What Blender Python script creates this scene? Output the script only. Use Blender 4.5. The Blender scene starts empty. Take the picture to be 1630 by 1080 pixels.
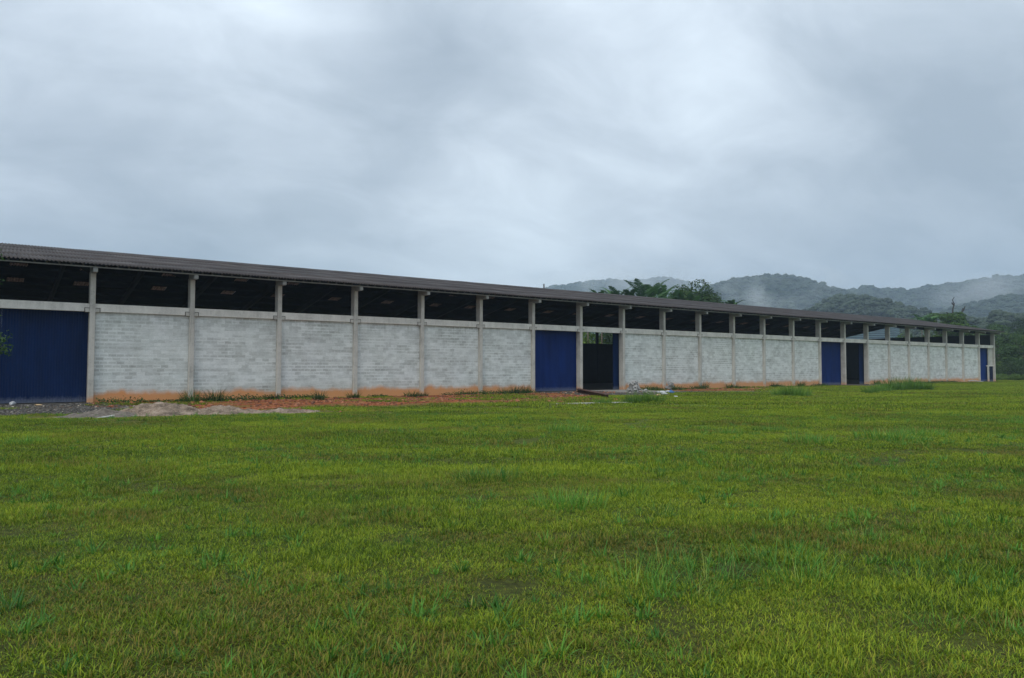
import bpy, math, random
import numpy as np
from mathutils import Vector, Matrix, Euler
random.seed(7); RNG = np.random.default_rng(11)
S = bpy.context.scene; C = S.collection
R = math.radians

# ------------------------------------------------------------------ camera
CAMH = 1.785
F_PX, CX, CY, HOR = 1177.0, 815.0, 540.0, 588.0
PITCH = math.atan((HOR - CY) / F_PX)
cam_d = bpy.data.cameras.new('camera'); cam = bpy.data.objects.new('camera', cam_d); C.objects.link(cam)
cam_d.sensor_width = 36.0; cam_d.lens = F_PX / 1630.0 * 36.0
cam_d.clip_start = 0.1; cam_d.clip_end = 9000
cam.location = (0, 0, CAMH); cam.rotation_euler = (R(90) + PITCH, 0, 0)
S.camera = cam

# ------------------------------------------------------------------ world
SUN_EL, SUN_AZ = R(52), R(215)         # soft light from behind the camera, a little left
w = bpy.data.worlds.new('World'); S.world = w; w.use_nodes = True
nt = w.node_tree; nt.nodes.clear()
def N_(tree, typ, **kw):
    n = tree.nodes.new(typ)
    for k, v in kw.items():
        if k.startswith('i_'):
            key = k[2:]; key = int(key) if key.isdigit() else key.replace('_', ' ')
            n.inputs[key].default_value = v
        else: setattr(n, k, v)
    return n
def L_(tree, a, b): tree.links.new(a, b)
def math_(t, op, a, b=None, c=None, clamp=False):
    n = t.nodes.new('ShaderNodeMath'); n.operation = op; n.use_clamp = clamp
    for i, v in enumerate((a, b, c)):
        if v is None: continue
        if isinstance(v, (int, float)): n.inputs[i].default_value = v
        else: t.links.new(v, n.inputs[i])
    return n.outputs[0]
def mixc(t, fac, a, b, typ='MIX'):
    n = t.nodes.new('ShaderNodeMix'); n.data_type = 'RGBA'; n.blend_type = typ
    for s, v in ((n.inputs[0], fac), (n.inputs[6], a), (n.inputs[7], b)):
        if isinstance(v, (int, float)): s.default_value = v
        elif isinstance(v, (tuple, list)): s.default_value = tuple(v) + ((1,) if len(v) == 3 else ())
        else: t.links.new(v, s)
    return n.outputs[2]
def ramp(t, fac, stops, interp='LINEAR'):
    n = t.nodes.new('ShaderNodeValToRGB'); n.color_ramp.interpolation = interp
    e = n.color_ramp.elements
    while len(e) < len(stops): e.new(0.5)
    for el, (p, c) in zip(e, stops):
        el.position = p; el.color = (c, c, c, 1) if isinstance(c, (int, float)) else tuple(c) + (1,)
    t.links.new(fac, n.inputs[0]); return n.outputs[0]
def noise(t, vec, scale, detail=4, rough=.55, dist=0.0, dim='3D'):
    n = t.nodes.new('ShaderNodeTexNoise'); n.noise_dimensions = dim
    n.inputs['Scale'].default_value = scale; n.inputs['Detail'].default_value = detail
    n.inputs['Roughness'].default_value = rough; n.inputs['Distortion'].default_value = dist
    if vec is not None: t.links.new(vec, n.inputs['Vector'])
    return n.outputs[0]
def mapping(t, vec, scale=(1, 1, 1), loc=(0, 0, 0), rot=(0, 0, 0)):
    n = t.nodes.new('ShaderNodeMapping'); n.inputs['Scale'].default_value = scale
    n.inputs['Location'].default_value = loc; n.inputs['Rotation'].default_value = rot
    t.links.new(vec, n.inputs['Vector']); return n.outputs[0]

def pix_dir(px, py):
    cp, sp = math.cos(PITCH), math.sin(PITCH)
    return Vector((px - CX, F_PX * cp - (CY - py) * sp, F_PX * sp + (CY - py) * cp))
def pix_at(px, py, Y):
    r = pix_dir(px, py); t = Y / r.y
    return Vector((r.x * t, Y, CAMH + r.z * t))

sky = N_(nt, 'ShaderNodeTexSky', sky_type='NISHITA'); sky.sun_disc = False
sky.sun_elevation = SUN_EL; sky.sun_rotation = SUN_AZ
tc = N_(nt, 'ShaderNodeTexCoord'); D = tc.outputs['Generated']
sep = N_(nt, 'ShaderNodeSeparateXYZ'); L_(nt, D, sep.inputs[0])
zz = math_(nt, 'ADD', math_(nt, 'MAXIMUM', sep.outputs[2], 0.0), 0.40)
cmb = N_(nt, 'ShaderNodeCombineXYZ')
L_(nt, math_(nt, 'DIVIDE', sep.outputs[0], zz), cmb.inputs[0]); L_(nt, math_(nt, 'DIVIDE', sep.outputs[1], zz), cmb.inputs[1])
P = mapping(nt, cmb.outputs[0], (1, 1.0, 1), (3.1, 1.7, 0.4), (0, 0, R(-24)))
P = mapping(nt, P, (1.15, 1.6, 1))
n1 = noise(nt, P, 0.95, 5, .5, .2); n2 = noise(nt, P, 3.2, 9, .60, .45)
dens = math_(nt, 'ADD', math_(nt, 'MULTIPLY', n1, .58), math_(nt, 'MULTIPLY', n2, .42))
nw = noise(nt, mapping(nt, P, (1, 1, 1), (7, 3, 1)), 1.4, 4, .5, .6)
def lobe(px, py, width, amp, acc):
    d = pix_dir(px, py).normalized()
    vd = N_(nt, 'ShaderNodeVectorMath', operation='DOT_PRODUCT'); L_(nt, D, vd.inputs[0]); vd.inputs[1].default_value = d
    a = math_(nt, 'SUBTRACT', 1.0, vd.outputs['Value'])
    g = math_(nt, 'POWER', 2.718, math_(nt, 'MULTIPLY', a, -1.0 / (width * width)))
    g = math_(nt, 'MULTIPLY', g, math_(nt, 'ADD', .35, math_(nt, 'MULTIPLY', nw, 1.3)))
    return math_(nt, 'ADD', acc, math_(nt, 'MULTIPLY', g, amp))
for l in ((330, 30, .15, .10), (480, 60, .10, .07), (760, 240, .07, .10), (860, 400, .10, .07), (1000, 30, .12, .07), (1250, 120, .14, .05), (60, 370, .08, .06), (1080, 330, .08, .06),
          (720, 130, .10, -.17), (600, 200, .10, -.09), (200, 240, .18, -.13), (330, 300, .12, -.07), (1530, 250, .13, -.09), (1400, 330, .15, -.055), (1560, 150, .08, -.04), (860, 440, .14, .04)):
    dens = lobe(*l, dens)
cc = ramp(nt, dens, [(.27, (.255, .300, .350)), (.41, (.345, .395, .448)), (.52, (.440, .495, .552)), (.68, (.59, .66, .72))])
elf = math_(nt, 'ADD', .86, math_(nt, 'MULTIPLY', math_(nt, 'MAXIMUM', sep.outputs[2], 0.0), 1.0))   # overcast sky brightens towards the zenith
K = 9.6
cc = mixc(nt, 1.0, cc, (K, K, K), 'MULTIPLY'); ev = N_(nt, 'ShaderNodeVectorMath', operation='SCALE'); L_(nt, cc, ev.inputs[0]); L_(nt, elf, ev.inputs['Scale']); cc = ev.outputs[0]
cc = mixc(nt, .94, sky.outputs[0], cc)
bg = N_(nt, 'ShaderNodeBackground'); bg.inputs['Strength'].default_value = 0.10
L_(nt, cc, bg.inputs[0]); wo = N_(nt, 'ShaderNodeOutputWorld'); L_(nt, bg.outputs[0], wo.inputs[0])

sd = bpy.data.lights.new('sun', 'SUN'); sun = bpy.data.objects.new('sun', sd); C.objects.link(sun)
sd.energy = 1.5; sd.angle = R(28); sd.color = (1, .96, .88)
# direction towards the sun: azimuth measured clockwise from +Y
sv = Vector((math.sin(SUN_AZ) * math.cos(SUN_EL), math.cos(SUN_AZ) * math.cos(SUN_EL), math.sin(SUN_EL)))
sun.rotation_euler = sv.to_track_quat('Z', 'Y').to_euler(); sun.location = (0, -20, 60)
S.view_settings.view_transform = 'Standard'; S.view_settings.look = 'None'
S.view_settings.exposure = 0.55; S.view_settings.gamma = 1.0; S.view_settings.use_curve_mapping = False
S.render.engine = 'CYCLES'
try: S.cycles.volume_bounces = 1; S.cycles.volume_step_rate = 2.0
except Exception: pass

# ------------------------------------------------------------------ frame of the warehouse: x along the wall, y into the building
TH = R(53.29); DIST = 44.5; U0 = 5.5138
Du = Vector((math.sin(TH), math.cos(TH), 0)); Dn = Vector((-math.cos(TH), math.sin(TH), 0))
ORG = Dn * DIST + Du * U0
ROTZ = R(90) - TH
MW = Matrix.Translation(ORG) @ Matrix.Rotation(ROTZ, 4, 'Z')
def UV(u, v, z=0): return MW @ Vector((u, v, z))
def toUV(X, Y):
    X = np.asarray(X) - ORG.x; Y = np.asarray(Y) - ORG.y
    return X * Du.x + Y * Du.y, X * Dn.x + Y * Dn.y

# ------------------------------------------------------------------ numpy noise
def _h(ix, iy, s):
    n = (ix.astype(np.int64) * 374761393 + iy.astype(np.int64) * 668265263 + s * 1442695041) & 0x7fffffff
    n = ((n ^ (n >> 13)) * 1274126177) & 0x7fffffff
    return ((n ^ (n >> 16)) & 0xffff) / 65535.0
def vn(x, y, s=0):
    x = np.asarray(x, float); y = np.asarray(y, float)
    ix = np.floor(x); iy = np.floor(y); fx = x - ix; fy = y - iy
    fx = fx * fx * (3 - 2 * fx); fy = fy * fy * (3 - 2 * fy)
    a = _h(ix, iy, s); b = _h(ix + 1, iy, s); c = _h(ix, iy + 1, s); d = _h(ix + 1, iy + 1, s)
    return (a + (b - a) * fx) * (1 - fy) + (c + (d - c) * fx) * fy
def fbm(x, y, s=0, o=4):
    t = 0; a = .5; m = 0
    for i in range(o):
        t = t + a * vn(np.asarray(x) * 2 ** i, np.asarray(y) * 2 ** i, s + i * 17); m += a; a *= .5
    return t / m
def sstep(a, b, x):
    t = np.clip((x - a) / (b - a), 0, 1); return t * t * (3 - 2 * t)

# ------------------------------------------------------------------ object helpers
def tag(o, label=None, cat=None, group=None, kind=None):
    if label: o['label'] = label
    if cat: o['category'] = cat
    if group: o['group'] = group
    if kind: o['kind'] = kind
    return o
def empty(name, loc=(0, 0, 0), rz=0, **k):
    o = bpy.data.objects.new(name, None); C.objects.link(o); o.location = loc; o.rotation_euler = (0, 0, rz)
    o.empty_display_size = .2
    return tag(o, **k)
def link_mesh(name, me, parent=None, loc=None, rot=None):
    o = bpy.data.objects.new(name, me); C.objects.link(o)
    if parent: o.parent = parent
    if loc is not None: o.location = loc
    if rot is not None: o.rotation_euler = rot
    return o
def np_mesh(name, V, Fc, mat=None, smooth=False, attrs=None):
    V = np.asarray(V, np.float32); Fc = np.asarray(Fc, np.int32); k = Fc.shape[1]
    me = bpy.data.meshes.new(name)
    me.vertices.add(len(V)); me.vertices.foreach_set('co', V.ravel())
    me.loops.add(Fc.size); me.loops.foreach_set('vertex_index', Fc.ravel())
    me.polygons.add(len(Fc)); me.polygons.foreach_set('loop_start', np.arange(0, Fc.size, k, dtype=np.int32))
    me.polygons.foreach_set('loop_total', np.full(len(Fc), k, np.int32))
    if smooth: me.polygons.foreach_set('use_smooth', np.ones(len(Fc), bool))
    me.update(calc_edges=True); me.validate()
    if attrs:
        for an, av in attrs.items():
            a = me.attributes.new(an, 'FLOAT', 'POINT'); a.data.foreach_set('value', np.asarray(av, np.float32))
    if mat: me.materials.append(mat)
    return me
class MB:
    def __init__(s): s.v = []; s.f = []
    def add(s, vs, fs):
        b = len(s.v); s.v += [tuple(v) for v in vs]; s.f += [tuple(i + b for i in f) for f in fs]
    def box(s, x0, x1, y0, y1, z0, z1):
        s.add([(x0, y0, z0), (x1, y0, z0), (x1, y1, z0), (x0, y1, z0), (x0, y0, z1), (x1, y0, z1), (x1, y1, z1), (x0, y1, z1)],
              [(0, 3, 2, 1), (4, 5, 6, 7), (0, 1, 5, 4), (1, 2, 6, 5), (2, 3, 7, 6), (3, 0, 4, 7)])
    def cbox(s, x0, x1, y0, y1, z0, z1, c=.012):   # box with chamfered vertical edges
        p = [(x0 + c, y0), (x1 - c, y0), (x1, y0 + c), (x1, y1 - c), (x1 - c, y1), (x0 + c, y1), (x0, y1 - c), (x0, y0 + c)]
        s.prism(p, z0, z1)
    def prism(s, p, z0, z1):
        n = len(p); s.add([(x, y, z0) for x, y in p] + [(x, y, z1) for x, y in p],
                          [tuple(range(n))[::-1], tuple(range(n, 2 * n))] + [(i, (i + 1) % n, n + (i + 1) % n, n + i) for i in range(n)])
    def tube(s, pts, rads, n=8, cap=True):
        b = len(s.v); m = len(pts)
        for i, p in enumerate(pts):
            p = Vector(p); q = Vector(pts[min(i + 1, m - 1)]) - Vector(pts[max(i - 1, 0)])
            q.normalize(); a = q.cross(Vector((.13, .9, .3))).normalized(); c = q.cross(a)
            for k in range(n):
                t = 2 * math.pi * k / n; s.v.append(tuple(p + (a * math.cos(t) + c * math.sin(t)) * rads[i]))
        for i in range(m - 1):
            for k in range(n):
                s.f.append((b + i * n + k, b + i * n + (k + 1) % n, b + (i + 1) * n + (k + 1) % n, b + (i + 1) * n + k))
        if cap: s.f.append(tuple(b + k for k in range(n))[::-1]); s.f.append(tuple(b + (m - 1) * n + k for k in range(n)))
    def mesh(s, name, mat, smooth=False):
        me = bpy.data.meshes.new(name); me.from_pydata(s.v, [], s.f); me.update()
        if smooth: me.polygons.foreach_set('use_smooth', [True] * len(me.polygons))
        me.materials.append(mat); return me
    def obj(s, name, mat, parent=None, loc=None, rot=None, smooth=False):
        return link_mesh(name, s.mesh(name, mat, smooth), parent, loc, rot)

# ------------------------------------------------------------------ materials
def new_mat(name):
    m = bpy.data.materials.new(name); m.use_nodes = True; t = m.node_tree; t.nodes.clear()
    out = t.nodes.new('ShaderNodeOutputMaterial'); b = t.nodes.new('ShaderNodeBsdfPrincipled')
    t.links.new(b.outputs[0], out.inputs[0]); return m, t, b, out
def setc(t, sock, v):
    if isinstance(v, (int, float)): sock.default_value = v
    elif isinstance(v, (tuple, list)): sock.default_value = tuple(v) + (1,)
    else: t.links.new(v, sock)
def bump(t, b, h, strength=.5, dist=.01):
    n = t.nodes.new('ShaderNodeBump'); n.inputs['Strength'].default_value = strength; n.inputs['Distance'].default_value = dist
    t.links.new(h, n.inputs['Height']); t.links.new(n.outputs[0], b.inputs['Normal'])
ROOT = empty('warehouse', ORG, ROTZ)
tag(ROOT, 'very long low warehouse of whitewashed block bays with blue sliding doors and corrugated roof', 'warehouse')
def root_coord(t):
    n = t.nodes.new('ShaderNodeTexCoord'); n.object = ROOT; return n.outputs['Object']
def sepxyz(t, v):
    n = t.nodes.new('ShaderNodeSeparateXYZ'); t.links.new(v, n.inputs[0]); return n.outputs
def simple(name, col, rough=.8, ns=6, var=.25, bs=40, bstr=.3, metal=0, spec=.3):
    m, t, b, o = new_mat(name); g = t.nodes.new('ShaderNodeTexCoord').outputs['Object']
    f = noise(t, g, ns, 5, .6)
    lo = tuple(c * (1 - var) for c in col); hi = tuple(min(1, c * (1 + var)) for c in col)
    setc(t, b.inputs['Base Color'], ramp(t, f, [(.3, lo), (.7, hi)]))
    b.inputs['Roughness'].default_value = rough; b.inputs['Metallic'].default_value = metal
    b.inputs['Specular IOR Level'].default_value = spec
    if bstr: bump(t, b, noise(t, g, bs, 4), bstr)
    return m
def stain_low(t, pos, col, soil=(.60, .265, .095), top=.68, soft=.30, amt=.95):
    """earth splashed up from the ground onto the foot of the wall"""
    o = sepxyz(t, pos)
    n = noise(t, mapping(t, pos, (1.0, 1.0, .45)), 1.1, 5, .6)
    h = math_(t, 'SUBTRACT', math_(t, 'ADD', top, math_(t, 'MULTIPLY', math_(t, 'SUBTRACT', n, .5), .8)), o[2])
    f = math_(t, 'DIVIDE', h, soft, clamp=True)
    far = math_(t, 'SUBTRACT', 1.0, math_(t, 'MULTIPLY', math_(t, 'DIVIDE', o[0], 120.0, clamp=True), .35))
    f = math_(t, 'MULTIPLY', math_(t, 'MULTIPLY', f, amt), far)
    f2 = math_(t, 'MULTIPLY', math_(t, 'DIVIDE', math_(t, 'SUBTRACT', 1.25, o[2]), 1.0, clamp=True), .25)
    c = mixc(t, f2, col, (.42, .33, .23))
    return mixc(t, f, c, soil)
# whitewashed block wall
def mat_block(name, mortar=False):
    m, t, b, o = new_mat(name); pos = root_coord(t); s = sepxyz(t, pos)
    # one random value per block
    row = math_(t, 'FLOOR', math_(t, 'DIVIDE', math_(t, 'SUBTRACT', s[2], .43), .2))
    sh = math_(t, 'MULTIPLY', math_(t, 'MODULO', row, 2.0), .5)
    col = math_(t, 'FLOOR', math_(t, 'ADD', math_(t, 'DIVIDE', s[0], .4), sh))
    cv = t.nodes.new('ShaderNodeCombineXYZ'); t.links.new(col, cv.inputs[0]); t.links.new(row, cv.inputs[1])
    wn = t.nodes.new('ShaderNodeTexWhiteNoise'); wn.noise_dimensions = '2D'; t.links.new(cv.outputs[0], wn.inputs['Vector'])
    cloud = noise(t, mapping(t, pos, (.8, 1, 1.0)), 1.0, 7, .68)
    # bare bands, where the wash did not cover the blocks and their joints show
    bare = ramp(t, noise(t, mapping(t, pos, (.22, 1, 1.1), (2, 0, 5)), 1.2, 4, .6), [(.44, 0), (.60, 1)])
    fx = math_(t, 'FRACT', math_(t, 'ADD', math_(t, 'DIVIDE', s[0], .4), sh)); fz = math_(t, 'FRACT', math_(t, 'DIVIDE', math_(t, 'SUBTRACT', s[2], .43), .2))
    ex = math_(t, 'MINIMUM', fx, math_(t, 'SUBTRACT', 1.0, fx)); ez = math_(t, 'MINIMUM', fz, math_(t, 'SUBTRACT', 1.0, fz))
    smear = math_(t, 'ADD', .10, math_(t, 'MULTIPLY', noise(t, pos, 3.5, 3), .25))
    jn = math_(t, 'MAXIMUM', ramp(t, math_(t, 'DIVIDE', ex, math_(t, 'MULTIPLY', smear, .5)), [(.25, 1), (.75, 0)]), ramp(t, math_(t, 'DIVIDE', ez, math_(t, 'MULTIPLY', smear, 1.6)), [(.35, 1), (.8, 0)]))
    lap = ramp(t, noise(t, mapping(t, pos, (.5, 1, 6.0), (1, 0, 9)), 1.4, 3, .6), [(.55, 0), (.62, 1)])
    band = noise(t, mapping(t, pos, (.12, .12, 2.0)), 1.3, 3, .6)
    fine = noise(t, mapping(t, pos, (1, 1, 2.2)), 9, 6, .7)
    k = math_(t, 'ADD', math_(t, 'ADD', math_(t, 'MULTIPLY', cloud, .46), math_(t, 'MULTIPLY', band, .24)),
              math_(t, 'ADD', math_(t, 'MULTIPLY', wn.outputs['Value'], .12), math_(t, 'MULTIPLY', fine, .28)))
    k = math_(t, 'SUBTRACT', k, math_(t, 'MULTIPLY', math_(t, 'MULTIPLY', bare, math_(t, 'SUBTRACT', 1.0, jn)), .10))
    k = math_(t, 'ADD', k, math_(t, 'MULTIPLY', math_(t, 'MULTIPLY', bare, jn), .05))
    k = math_(t, 'SUBTRACT', k, math_(t, 'MULTIPLY', math_(t, 'MULTIPLY', lap, math_(t, 'SUBTRACT', 1.0, ramp(t, ez, [(.04, 0), (.10, 1)]))), .12))
    c = ramp(t, k, [(.33, (.27, .28, .26)), (.44, (.43, .45, .43)), (.53, (.57, .60, .58)), (.64, (.74, .77, .755))])
    hue = noise(t, pos, .8, 3)
    c = mixc(t, math_(t, 'MULTIPLY', hue, .45), c, mixc(t, noise(t, mapping(t, pos, (1, 1, 1), (5, 5, 5)), .5, 3), (.46, .56, .50), (.56, .56, .63)))
    if mortar:
        c = mixc(t, .35, c, (.55, .60, .60))
    # damp streaks from the sill
    st = noise(t, mapping(t, pos, (5, 5, .25)), 1.0, 4, .6)
    tp = math_(t, 'DIVIDE', math_(t, 'SUBTRACT', s[2], 3.6), 1.2, clamp=True)
    c = mixc(t, math_(t, 'MULTIPLY', math_(t, 'MULTIPLY', ramp(t, st, [(.5, 0), (.75, 1)]), tp), .35), c, (.20, .22, .21))
    setc(t, b.inputs['Base Color'], stain_low(t, pos, c)); b.inputs['Roughness'].default_value = .92; b.inputs['Specular IOR Level'].default_value = .2
    bump(t, b, noise(t, pos, 60, 4), .4, .006)
    return m
M_BLOCK = mat_block('whitewashed_block'); M_MORTAR = mat_block('mortar', True)
def mat_conc(name, base, stain=True, dark=.6, seed=0):
    m, t, b, o = new_mat(name); pos = mapping(t, root_coord(t), (1, 1, 1), (seed, seed, 0)) ; p0 = root_coord(t)
    a = noise(t, pos, 1.3, 6, .65); f = noise(t, pos, 14, 5, .7); v = noise(t, mapping(t, pos, (6, 6, .5)), 1, 4, .6)
    k = math_(t, 'ADD', math_(t, 'MULTIPLY', a, .5), math_(t, 'ADD', math_(t, 'MULTIPLY', f, .25), math_(t, 'MULTIPLY', v, .25)))
    c = ramp(t, k, [(.34, tuple(x * dark for x in base)), (.5, base), (.66, tuple(min(1, x * 1.22) for x in base))])
    pt = ramp(t, noise(t, mapping(t, pos, (1, 1, 1), (3, 1, 2)), 2.4, 6, .7), [(.62, 0), (.70, 1)])
    c = mixc(t, math_(t, 'MULTIPLY', pt, .35), c, tuple(x * .5 for x in base))
    if stain: c = stain_low(t, p0, c, top=.66 if name.startswith('plinth') else .42, amt=.9 if name.startswith('plinth') else .75)
    setc(t, b.inputs['Base Color'], c); b.inputs['Roughness'].default_value = .88; b.inputs['Specular IOR Level'].default_value = .25
    bump(t, b, noise(t, pos, 45, 5, .7), .35, .005)
    return m
M_COL = mat_conc('column_concrete', (.46, .45, .415)); M_BEAM = mat_conc('beam_concrete', (.60, .59, .55), False, .72, 3)
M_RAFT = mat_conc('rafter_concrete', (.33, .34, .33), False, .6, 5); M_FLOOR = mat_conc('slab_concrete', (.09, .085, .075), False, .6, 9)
M_INNER = mat_conc('inner_block', (.014, .019, .028), False, .7, 2)  # interior shade is put into this near-black wall and rear column colour
M_PLINTH = mat_conc('plinth_concrete', (.50, .40, .30), True, .8, 4)
M_RDARK = mat_conc('shaded_concrete', (.009, .011, .015), False, .7, 6)  # same precast concrete as the tails, with the interior shade darkened into its colour
M_JOINT = simple('joint_dark', (.07, .065, .06), .9)
# corrugated fibre cement
def mat_roof():
    m, t, b, o = new_mat('fibre_cement'); pos = root_coord(t); s = sepxyz(t, pos)
    a = noise(t, mapping(t, pos, (.5, .9, 1)), 1.0, 6, .65); f = noise(t, mapping(t, pos, (3, .8, 1)), 5, 6, .7)
    cv = t.nodes.new('ShaderNodeCombineXYZ'); t.links.new(math_(t, 'FLOOR', math_(t, 'DIVIDE', s[0], 1.062)), cv.inputs[0]); t.links.new(math_(t, 'FLOOR', math_(t, 'DIVIDE', s[1], 3.3)), cv.inputs[1])
    wn = t.nodes.new('ShaderNodeTexWhiteNoise'); wn.noise_dimensions = '2D'; t.links.new(cv.outputs[0], wn.inputs['Vector'])
    k = math_(t, 'ADD', math_(t, 'MULTIPLY', a, .5), math_(t, 'ADD', math_(t, 'MULTIPLY', f, .36), math_(t, 'MULTIPLY', wn.outputs[0], .14)))
    c = ramp(t, k, [(.36, (.010, .011, .013)), (.5, (.026, .026, .029)), (.62, (.060, .058, .060)), (.74, (.17, .17, .172))])
    tint = noise(t, mapping(t, pos, (.15, .3, 1), (4, 4, 4)), 1.0, 3)
    c = mixc(t, math_(t, 'MULTIPLY', tint, .5), c, (.062, .043, .037))
    sp = ramp(t, noise(t, pos, 22, 2, .5), [(.70, 0), (.76, 1)])
    c = mixc(t, math_(t, 'MULTIPLY', sp, .5), c, (.30, .31, .30))
    geo = t.nodes.new('ShaderNodeNewGeometry')
    nz = sepxyz(t, geo.outputs['True Normal'])[2]
    setc(t, b.inputs['Base Color'], c); b.inputs['Roughness'].default_value = .82; b.inputs['Specular IOR Level'].default_value = .3
    bump(t, b, f, .3, .01); return m
M_ROOF = mat_roof()
M_UNDER = simple('fibre_cement_underside', (.006, .0075, .011), .95, 2, .3, 30, .2, spec=.05)  # near-black base carries the shade under the rear slope
M_DARKSTEEL = simple('dark_purlin', (.012, .014, .018), .8, 3, .3, 30, .1, spec=.1)
M_EAVE = simple('eave_purlin_paint', (.24, .245, .235), .7, 1.5, .3, 30, .2)
def mat_blue(name, base, seed=0):
    m, t, b, o = new_mat(name); pos = root_coord(t); s = sepxyz(t, pos)
    a = noise(t, mapping(t, pos, (1.2, 1, .3), (seed, 0, 0)), 1.2, 5, .6); f = noise(t, pos, 8, 5, .7)
    c = ramp(t, math_(t, 'ADD', math_(t, 'MULTIPLY', a, .7), math_(t, 'MULTIPLY', f, .3)), [(.35, tuple(x * .72 for x in base)), (.65, tuple(x * 1.25 for x in base))])
    dust = math_(t, 'MULTIPLY', math_(t, 'DIVIDE', math_(t, 'SUBTRACT', math_(t, 'ADD', .22, math_(t, 'MULTIPLY', f, .35)), s[2]), .3, clamp=True), .42)
    c = mixc(t, dust, c, (.26, .28, .32))
    scr = ramp(t, noise(t, mapping(t, pos, (2, 2, 14)), 2.2, 3, .5), [(.74, 0), (.78, 1)])
    c = mixc(t, math_(t, 'MULTIPLY', scr, .10), c, (.2, .3, .45))
    setc(t, b.inputs['Base Color'], c); b.inputs['Roughness'].default_value = .6; b.inputs['Specular IOR Level'].default_value = .12
    return m
M_BLUE = mat_blue('blue_door_paint', (.0012, .0150, .070)); M_NAVY = mat_blue('navy_paint', (.004, .009, .035), 5)
M_BLUEB = mat_blue('bright_blue_door_paint', (.003, .030, .17), 8)
def mat_translucent():
    m, t, b, o = new_mat('dirty_translucent_sheet'); pos = root_coord(t)
    tr = t.nodes.new('ShaderNodeBsdfTranslucent'); c = ramp(t, noise(t, mapping(t, pos, (6, 1, 1)), 1.5, 5, .7), [(.35, (.055, .040, .032)), (.65, (.21, .155, .12))])
    t.links.new(c, tr.inputs[0]); t.links.new(c, b.inputs['Base Color'])
    mx = t.nodes.new('ShaderNodeMixShader'); mx.inputs[0].default_value = .85
    t.links.new(b.outputs[0], mx.inputs[1]); t.links.new(tr.outputs[0], mx.inputs[2]); t.links.new(mx.outputs[0], o.inputs[0]); return m
M_TRANS = mat_translucent()

# ------------------------------------------------------------------ ground masks (wall coordinates)
def masks(U, V):
    n = fbm(U * .35, V * .35, 3, 5); n2 = fbm(U * 1.3, V * 1.3, 9, 4)
    e = -4.0 - 8.5 * sstep(-1, 4, U) * (1 - sstep(24, 33, U)) + 1.0 * sstep(60, 80, U) + 1.5 * sstep(100, 112, U)
    red = sstep(-1.6, 1.6, (V - e) + (n - .5) * 11 + (n2 - .5) * 4) * sstep(-2.5, .5, U + (n - .5) * 3)
    red = red * (1 - .85 * sstep(113, 117, U)) * (V < 1)
    weeds = sstep(.50, .62, fbm(U * .6, V * .9, 21, 4) + .12 * sstep(-1.2, 0, V))
    grav = sstep(-1.2, .6, V + 10.0 + (n - .5) * 5 + (n2 - .5) * 2) * (1 - sstep(-1.2, 1.2, U - .6 + (n - .5) * 3))
    g2 = sstep(29, 30.5, U + (n - .5) * 2) * (1 - sstep(38.5, 42, U + (n - .5) * 3)) * sstep(-1.0, .8, V + 7.5 + .0 * U + (n - .5) * 5)
    # muddy wheel track leaving the open door
    ax = (U - 37) ; tr = np.exp(-((V + 3.5 + .55 * (U - 36)) / 1.5) ** 2) * sstep(33, 36, U) * (1 - sstep(45, 48, U))
    g2 = np.maximum(g2, sstep(.25, .7, tr + (n2 - .5) * .5))
    g3 = sstep(73, 74, U) * (1 - sstep(79.5, 81, U)) * sstep(-.5, .5, V + 3.2 + (n2 - .5) * 3)
    grav = np.maximum(np.maximum(grav, g2), g3)
    thin = sstep(-19.5, -14.5, V + (n - .5) * 9) * (1 - sstep(30, 60, U)) * .7 + .6 * sstep(-10, -4, V + (n - .5) * 6)
    return red, grav, weeds, np.clip(thin, 0, 1)
def gz(X, Y):
    """gentle relief of the ground"""
    U, V = toUV(X, Y); amp = sstep(1.5, 6, np.hypot(X, Y)) * .8 + .2
    z = (fbm(np.asarray(X) * .22, np.asarray(Y) * .22, 5, 4) - .5) * .16 * amp
    z = z * sstep(0, -6, V) * (1 - sstep(120, 400, np.hypot(X, Y)))
    red, grav, wd, th = masks(U, V)
    z = z + (red * .5 + grav * .25) * (fbm(U * 1.6, V * 1.6, 31, 4) - .5) * .16 * sstep(0.2, -1.2, V)
    return np.where(V > -.25, np.minimum(z, -.02), z)

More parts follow.
